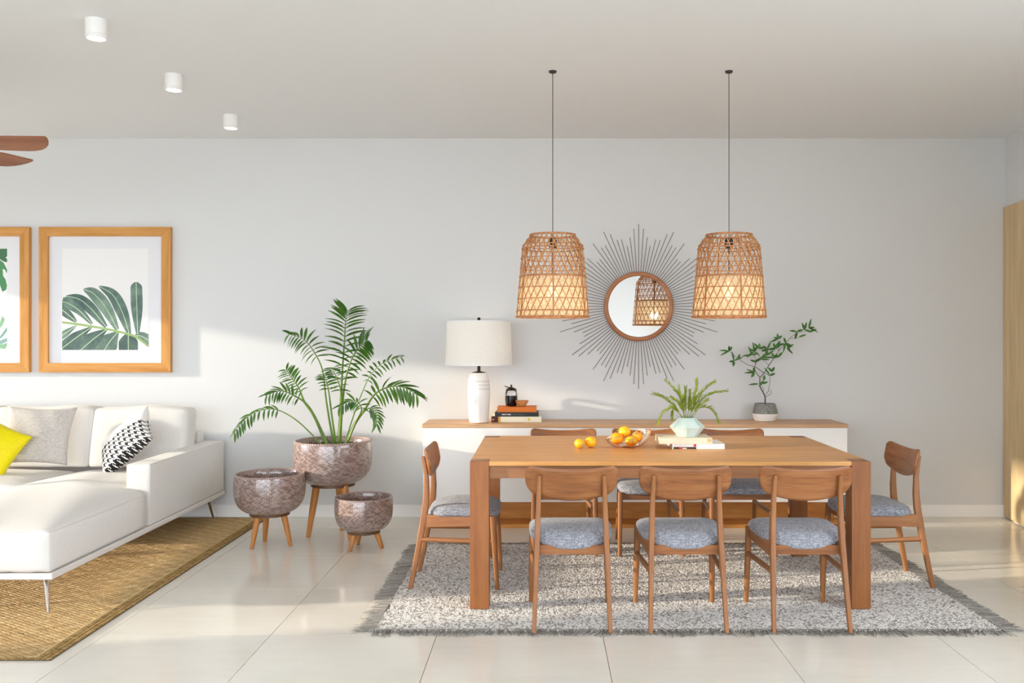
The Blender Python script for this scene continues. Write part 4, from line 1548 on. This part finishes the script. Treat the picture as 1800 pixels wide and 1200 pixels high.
# ================================================================== WOVEN PLANTERS
def bowl_part(t, R, z0, z1):
    H = z1 - z0
    prof = []
    for (r, z) in ((0.0, 0), (0.30, 0.0), (0.52, 0.012), (0.68, 0.06), (0.82, 0.15), (0.92, 0.27), (0.975, 0.42), (1.0, 0.60), (1.0, 0.80), (0.985, 0.95)):
        prof.append((R * r, z0 + H * z))
    prof = [(p.x, p.y) for p in catmull([(a, b, 0) for a, b in prof], 34)]
    prof[0] = (0.002, prof[0][1])
    rim = [(R * 0.985, z1 - 0.008), (R * 0.975, z1 - 0.001), (R * 0.945, z1), (R * 0.925, z1 - 0.006)]
    inner = [(R * 0.93, z1 - 0.05), (R * 0.93, z0 + H * 0.55), (R * 0.86, z0 + H * 0.28), (R * 0.62, z0 + H * 0.10), (0.01, z0 + H * 0.06)]
    n = 72
    full = prof[:-1] + rim + inner
    b = MB().lathe(full, n)
    # seam-free UV: duplicate the first meridian
    b2 = MB()
    vs, uv = [], []
    s = 0
    for j, (r, z) in enumerate(full):
        if j:
            s += math.hypot(r - full[j - 1][0], z - full[j - 1][1])
        for k in range(n + 1):
            a = 2 * PI * k / n
            vs.append((r * math.cos(a), r * math.sin(a), z))
            uv.append((a * R, s))
    fs = []
    for j in range(len(full) - 1):
        for k in range(n):
            a = j * (n + 1) + k
            fs.append((a, a + 1, a + n + 2, a + n + 1))
    b2.v, b2.f, b2.uv = vs, fs, uv
    o = b2.build('woven_bowl', M['woven'], t, angle=60)
    MB().tube([(R * 0.955 * math.cos(2 * PI * k / 64), R * 0.955 * math.sin(2 * PI * k / 64), z1 - 0.004) for k in range(64)], R * 0.034, 8, closed=True).build('rim', M['woven_rim'], o)
    return o


g = G('woven_rim')
ang = g.n('ShaderNodeSeparateXYZ', {0: g.coord('Object')})
at = g.math('ARCTAN2', ang.outputs[1], ang.outputs[0])
stp = g.math('SINE', g.math('ADD', g.math('MULTIPLY', at, 90.0), g.math('MULTIPLY', ang.outputs[2], 260)))
g.set(Base_Color=g.mix(g.math('MULTIPLY_ADD', stp, 0.5, 0.5), lin('#7d615a'), lin('#b39a90')), Roughness=0.45)
g.put(g.b.inputs['Coat Weight'], 0.4)
g.bump(stp, 0.4, 0.003)
M['woven_rim'] = g.m


def planter(name, label, cat, cx, cy, R, z0, z1, feet, lr, group='woven bowl planters on wooden legs'):
    t = thing(name, label, cat, (cx, cy, 0), 0, group)
    bowl_part(t, R, z0, z1)
    MB().lathe([(R * 0.50, z0 - 0.012), (R * 0.56, z0 - 0.012), (R * 0.56, z0 + 0.006), (R * 0.5, z0 + 0.006)], 40).build('support_ring', plain('planter_ring_wood', '#5f4026', 0.5) if 'planter_ring_wood' not in bpy.data.materials else bpy.data.materials['planter_ring_wood'], t)
    for (fx_, fy_) in feet:
        dx, dy = fx_ - cx, fy_ - cy
        top = (dx * 0.66, dy * 0.66, z0 - 0.003)
        mid_ = (dx * 0.83, dy * 0.83, z0 * 0.5)
        MB().tube([top, mid_, (dx, dy, 0.001)], [lr, lr * 0.86, lr * 0.58], 14).build('leg', M['planter_leg'], t)
    return t


pl = planter('potted_palm', 'palm with feathery fronds in the largest woven planter on tall legs', 'plant', -1.4835, 6.29, 0.2727, 0.366, 0.670, [(-1.643, 6.23), (-1.459, 6.46), (-1.333, 6.16)], 0.027)
planter('woven_planter', 'medium empty woven planter on three wooden legs beside the sofa rug', 'planter', -1.836, 5.985, 0.2335, 0.221, 0.485, [(-1.925, 5.885), (-1.905, 6.10), (-1.692, 5.97)], 0.022)
planter('woven_planter', 'smallest empty woven planter on short splayed wooden legs', 'planter', -1.1895, 5.908, 0.191, 0.118, 0.344, [(-1.262, 5.825), (-1.250, 6.01), (-1.066, 5.90)], 0.020)
MB().lathe([(0.252, 0.628), (0.1, 0.640)], 40, cap1=True).build('soil', M['soil'], pl)


def pp_(x, y, off=0.0):
    k = (6.29 + off) / 1567.0
    px, py = 400 + x / 4.2857, 520 + y / 4.2857
    return Vector(((px - 955) * k + 1.4835, off, 1.4 - (py - 592) * k))


# (points, depth at the tip, leaf start, leaflet length m, base radius, droop, leaflet pairs)
FD = [
    ([(835, 1112), (850, 900), (862, 600), (880, 350), (890, 190), (905, 110)], -0.02, 0.36, 0.150, 0.011, 0.12, 17),
    ([(845, 1112), (868, 780), (905, 560), (960, 430), (1020, 360), (1055, 330)], -0.14, 0.36, 0.115, 0.009, 0.6, 14),
    ([(815, 1112), (785, 900), (765, 740), (745, 640), (725, 590)], -0.10, 0.55, 0.065, 0.008, 0.3, 7),
    ([(800, 1112), (745, 800), (715, 560), (650, 420), (570, 325), (455, 285)], 0.10, 0.52, 0.105, 0.007, 0.8, 12),
    ([(755, 1112), (650, 900), (580, 800), (535, 690), (480, 615), (440, 555)], 0.06, 0.52, 0.085, 0.012, 0.2, 11),
    ([(745, 1112), (655, 910), (590, 810), (500, 750), (400, 715), (285, 750)], -0.12, 0.5, 0.085, 0.010, 0.8, 11),
    ([(715, 1112), (560, 970), (440, 885), (330, 850), (200, 880), (110, 950), (45, 1040)], -0.15, 0.40, 0.078, 0.004, 0.9, 13),
    ([(885, 1112), (960, 960), (1030, 860), (1110, 740), (1220, 685), (1330, 690), (1435, 750)], -0.10, 0.45, 0.120, 0.012, 0.8, 14),
    ([(880, 1112), (950, 900), (1025, 700), (1085, 585), (1180, 500), (1320, 458)], 0.18, 0.48, 0.065, 0.004, 0.8, 11),
    ([(895, 1112), (965, 950), (1010, 850), (950, 785), (835, 835)], -0.20, 0.5, 0.080, 0.007, 0.8, 10),
    ([(890, 1112), (970, 950), (1030, 870), (1080, 845), (1125, 890), (1125, 975)], -0.24, 0.55, 0.075, 0.007, 0.7, 8),
    ([(840, 1112), (855, 860), (850, 700), (815, 600), (790, 540)], -0.16, 0.45, 0.085, 0.008, 0.4, 9),
]
LF = {}


def palm_leaf(L):
    key = round(L, 2)
    if key not in LF:
        LF[key] = leaf_mesh('leaflet', max(key, 0.02), 0.012 + 0.115 * key, M['palm'], 0.30, 0.18, 4)
    return LF[key]


for pts, dep, s0, LL, br, droop, npair in FD:
    m_ = len(pts)
    P = [pp_(x, y, dep * (i / (m_ - 1)) ** 1.3) for i, (x, y) in enumerate(pts)]
    P[0].z = min(P[0].z, 0.636)
    ns = 40
    C_ = catmull(P, ns)
    fr = MB().tube(C_, [br * (1 - i / (ns - 1)) ** 1.1 * 0.9 + 0.0016 for i in range(ns)], 7).build('frond', M['palm_stem'], pl)
    for q in range(npair):
        t = s0 + (1 - s0) * (q + 0.5) / npair
        i = t * (ns - 1)
        i0_ = min(int(i), ns - 2)
        p = C_[i0_].lerp(C_[i0_ + 1], i - i0_)
        T_ = (C_[min(i0_ + 2, ns - 1)] - C_[max(i0_ - 1, 0)]).normalized()
        prog = (q + 0.5) / npair
        L = LL * (0.55 + 0.75 * math.sin(PI * (0.18 + 0.62 * prog))) * 0.8 * random.uniform(0.88, 1.1)
        sidev = T_.cross(Vector((0, -1, 0.25)))
        if sidev.length < 0.1:
            sidev = Vector((1, 0, 0))
        sidev.normalize()
        for s in (-1, 1):
            d = sidev * s + T_ * (0.45 + 0.6 * prog) + Vector((0, random.uniform(-0.35, 0.25), -droop * 0.85))
            d += Vector((random.gauss(0, .07), random.gauss(0, .07), random.gauss(0, .07)))
            d.normalize()
            upv = Vector((0, -0.55, 0.8)) + Vector((random.gauss(0, .15), random.gauss(0, .15), 0))
            yv = upv.cross(d)
            if yv.length < 0.05:
                yv = Vector((0, 1, 0))
            yv.normalize()
            zv = d.cross(yv)
            R = Matrix((d, yv, zv)).transposed().to_4x4()
            R.translation = p
            o = link('leaflet', palm_leaf(L), fr)
            o.matrix_local = R

# ================================================================== SOFA
SF = 0.0135
sf = thing('corner_sofa', 'white linen corner sofa with chaise on slim metal legs', 'sofa', (-3.5, 5.8, SF))
ox, oy = 3.5, -5.8   # world -> local helpers


def LX(x):
    return x + 3.5


def LY(y):
    return y - 5.8


MB().prism([(LX(-3.36), LY(4.45)), (LX(-2.452), LY(4.45)), (LX(-2.452), LY(6.87)), (LX(-5.4), LY(6.87)), (LX(-5.4), LY(5.80)), (LX(-3.36), LY(5.80))], 0.173, 0.206).build('base_frame', plain('sofa_base_paint', '#d9d4cf', 0.5), sf, smooth=False, bevel=0.006)
ST = (0.228 - 0.016)


def notch(p):
    q = p.copy()
    if p.y > LY(5.555):
        k = min(1, (p.y - LY(5.555)) / 0.02)
        xl = LX(-3.37)
        f_ = 1 - k * (0.155 / 0.91)
        q.x = xl + (p.x - xl) * f_
    wr = 0.004 * math.sin(p.x * 14 + p.y * 5) * max(0, min(1, (p.z - 0.3) / 0.1))
    q.z += wr
    if p.y < LY(4.55):
        q.z += 0.003 * math.sin(p.x * 40)
    return q


ch = puff('chaise_cushion', M['sofa'], sf, LX(-3.37), LX(-2.462), LY(4.445), LY(6.46), 0.208, 0.412, 0.022, n=20, top=0.062, side=0.012, fn=notch)
puff('seat_cushion', M['sofa'], sf, LX(-5.35), LX(-3.38), LY(5.80), LY(6.46), 0.208, 0.415, 0.03, n=14, top=0.05, side=0.014)
PIPE = plain('sofa_piping', '#cfc9c2', 0.9)
zt = 0.409
pts = [(LX(-3.36), LY(4.452), zt), (LX(-3.0), LY(4.445), zt), (LX(-2.472), LY(4.452), zt), (LX(-2.463), LY(4.47), zt), (LX(-2.461), LY(5.0), zt), (LX(-2.463), LY(5.55), zt)]
MB().tube(pts, 0.0028, 6).build('piping', PIPE, ch)
MB().tube([(LX(-2.464), LY(4.451), 0.225), (LX(-2.464), LY(4.451), 0.405)], 0.0026, 6).build('piping', PIPE, ch)
arm = puff('armrest', M['sofa'], sf, LX(-2.607), LX(-2.458), LY(5.572), LY(6.865), 0.207, 0.590, 0.010, n=12, side=0.003)
for x in (-2.605, -2.460):
    MB().tube([(LX(x), LY(5.574), 0.586), (LX(x), LY(6.86), 0.586)], 0.0022, 6).build('piping', PIPE, arm)
MB().tube([(LX(-2.460), LY(5.574), 0.21), (LX(-2.460), LY(5.574), 0.586)], 0.0022, 6).build('piping', PIPE, arm)
puff('back_frame', M['sofa'], sf, LX(-5.4), LX(-2.612), LY(6.76), LY(6.87), 0.207, 0.668, 0.02, n=10)


def lean(p):
    q = p.copy()
    q.y += (p.z - 0.44) * 0.22 - 0.03
    q.z += 0.008 * math.sin(p.x * 11 + 1) * max(0, (p.z - 0.6) / 0.3)
    return q


for x0, x1 in ((-3.285, -2.612), (-4.0, -3.295), (-4.72, -4.01)):
    bc = puff('back_cushion', M['sofa'], sf, LX(x0), LX(x1), LY(6.46), LY(6.655), 0.445, 0.862, 0.025, n=14, top=0.012, side=0.022, fn=lean)
for (tx, ty, bx_, by_) in ((-2.545, 4.56, -2.492, 4.487), (-3.27, 4.56, -3.32, 4.487), (-2.505, 6.67, -2.522, 6.815), (-4.3, 5.9, -4.33, 5.84), (-5.3, 6.75, -5.33, 6.80), (-5.3, 5.9, -5.34, 5.84)):
    MB().tube([(LX(tx), LY(ty), 0.176), (LX(bx_), LY(by_), 0.001)], [0.0145, 0.0065], 14).build('leg', M['chrome'], sf)


def pillow(name, label, mat, w, h, t_, ctr, e1, e2):
    e1 = Vector(e1).normalized()
    e2 = Vector(e2)
    e2 = (e2 - e1 * e2.dot(e1)).normalized()
    nn_ = e2.cross(e1)
    o = link(name, pillow_mesh(w, h, t_, mat))
    R = Matrix((e1, nn_, e2)).transposed().to_4x4()
    R.translation = ctr
    o.matrix_world = R
    tag(o, label, 'cushion', 'throw cushions on the sofa')
    return o


def W(px, py, d):
    k = d / 1567.0
    return Vector(((px - 955) * k, d, 1.4 - (py - 592) * k))


pillow('throw_cushion', 'grey linen throw cushion leaning on the back cushions', M['linen'], 0.47, 0.42, 0.13, W(66, 765, 6.30), (1, 0.10, -0.03), (0.02, 0.34, 0.94))
pillow('throw_cushion', 'plain yellow throw cushion at the picture edge', M['yellow'], 0.42, 0.42, 0.14, W(-24, 790, 6.10), (0.88, 0.05, -0.47), (0.47, 0.30, 0.84))
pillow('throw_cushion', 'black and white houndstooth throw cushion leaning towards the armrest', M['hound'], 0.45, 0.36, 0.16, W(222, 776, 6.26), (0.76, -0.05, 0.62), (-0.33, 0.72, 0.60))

# ================================================================== CEILING FAN + DOWNLIGHTS
FZ = 2.47
fan = thing('ceiling_fan', 'wooden ceiling fan whose two blade tips show at the picture edge', 'fan', (-3.385, 4.90, CEIL))
dz = FZ - CEIL
MB().lathe([(0.012, dz + 0.08), (0.012, -0.05), (0.03, -0.045), (0.06, -0.015), (0.062, 0)], 24, cap0=True, cap1=True).build('down_rod', M['bronze'], fan)
MB().lathe([(0.02, dz - 0.09), (0.07, dz - 0.07), (0.09, dz - 0.02), (0.09, dz + 0.05), (0.05, dz + 0.085), (0.014, dz + 0.09)], 32, cap0=True, cap1=True).build('motor', M['bronze'], fan)
n = 40
ol = [(0.10, -0.045), (0.25, -0.062), (0.45, -0.073), (0.655, -0.075), (0.66, -0.058), (0.655, -0.030), (0.640, 0.005), (0.615, 0.035), (0.58, 0.060), (0.54, 0.072), (0.50, 0.075), (0.25, 0.062), (0.10, 0.045)]
blade_me = MB().prism(ol, -0.004, 0.004).mesh('blade', M['fan'], smooth=False)
for k in range(5):
    a = 2 * PI * k / 5 + 0.07
    o = link('blade', blade_me, fan)
    o.matrix_local = Matrix.Translation((0, 0, dz)) @ Matrix.Rotation(a, 4, 'Z') @ Matrix.Rotation(math.radians(-19), 4, 'X')
    MB().box(0.05, 0.16, -0.015, 0.015, -0.014, -0.006).build('bracket', M['bronze'], fan, smooth=False, loc=(0, 0, dz), rot=(0, 0, a))

M['led'] = plain('downlight_glow', '#ffffff', 0.5)
bb = M['led'].node_tree.nodes.get('Principled BSDF')
bb.inputs['Emission Color'].default_value = (1.0, 0.97, 0.92, 1)
bb.inputs['Emission Strength'].default_value = 4.0
for y, lab in ((4.35, 'white cylinder ceiling spotlight, nearest the viewer'), (5.263, 'white cylinder ceiling spotlight, middle of the row of three'), (6.225, 'white cylinder ceiling spotlight, nearest the back wall')):
    t = thing('ceiling_spotlight', lab, 'ceiling light', (-2.182, y, CEIL), 0, 'row of ceiling spotlights')
    h = 0.092
    MB().lathe([(0.041, -h + 0.004), (0.043, -h), (0.048, -h), (0.0495, -h + 0.003), (0.0495, -h + 0.016), (0.0485, -h + 0.018), (0.0495, -h + 0.020), (0.0495, 0)], 32, cap1=True).build('housing', M['white_metal'], t)
    MB().lathe([(0.041, -h + 0.004), (0.001, -h + 0.003)], 32, cap1=True).build('diffuser', M['led'], t)
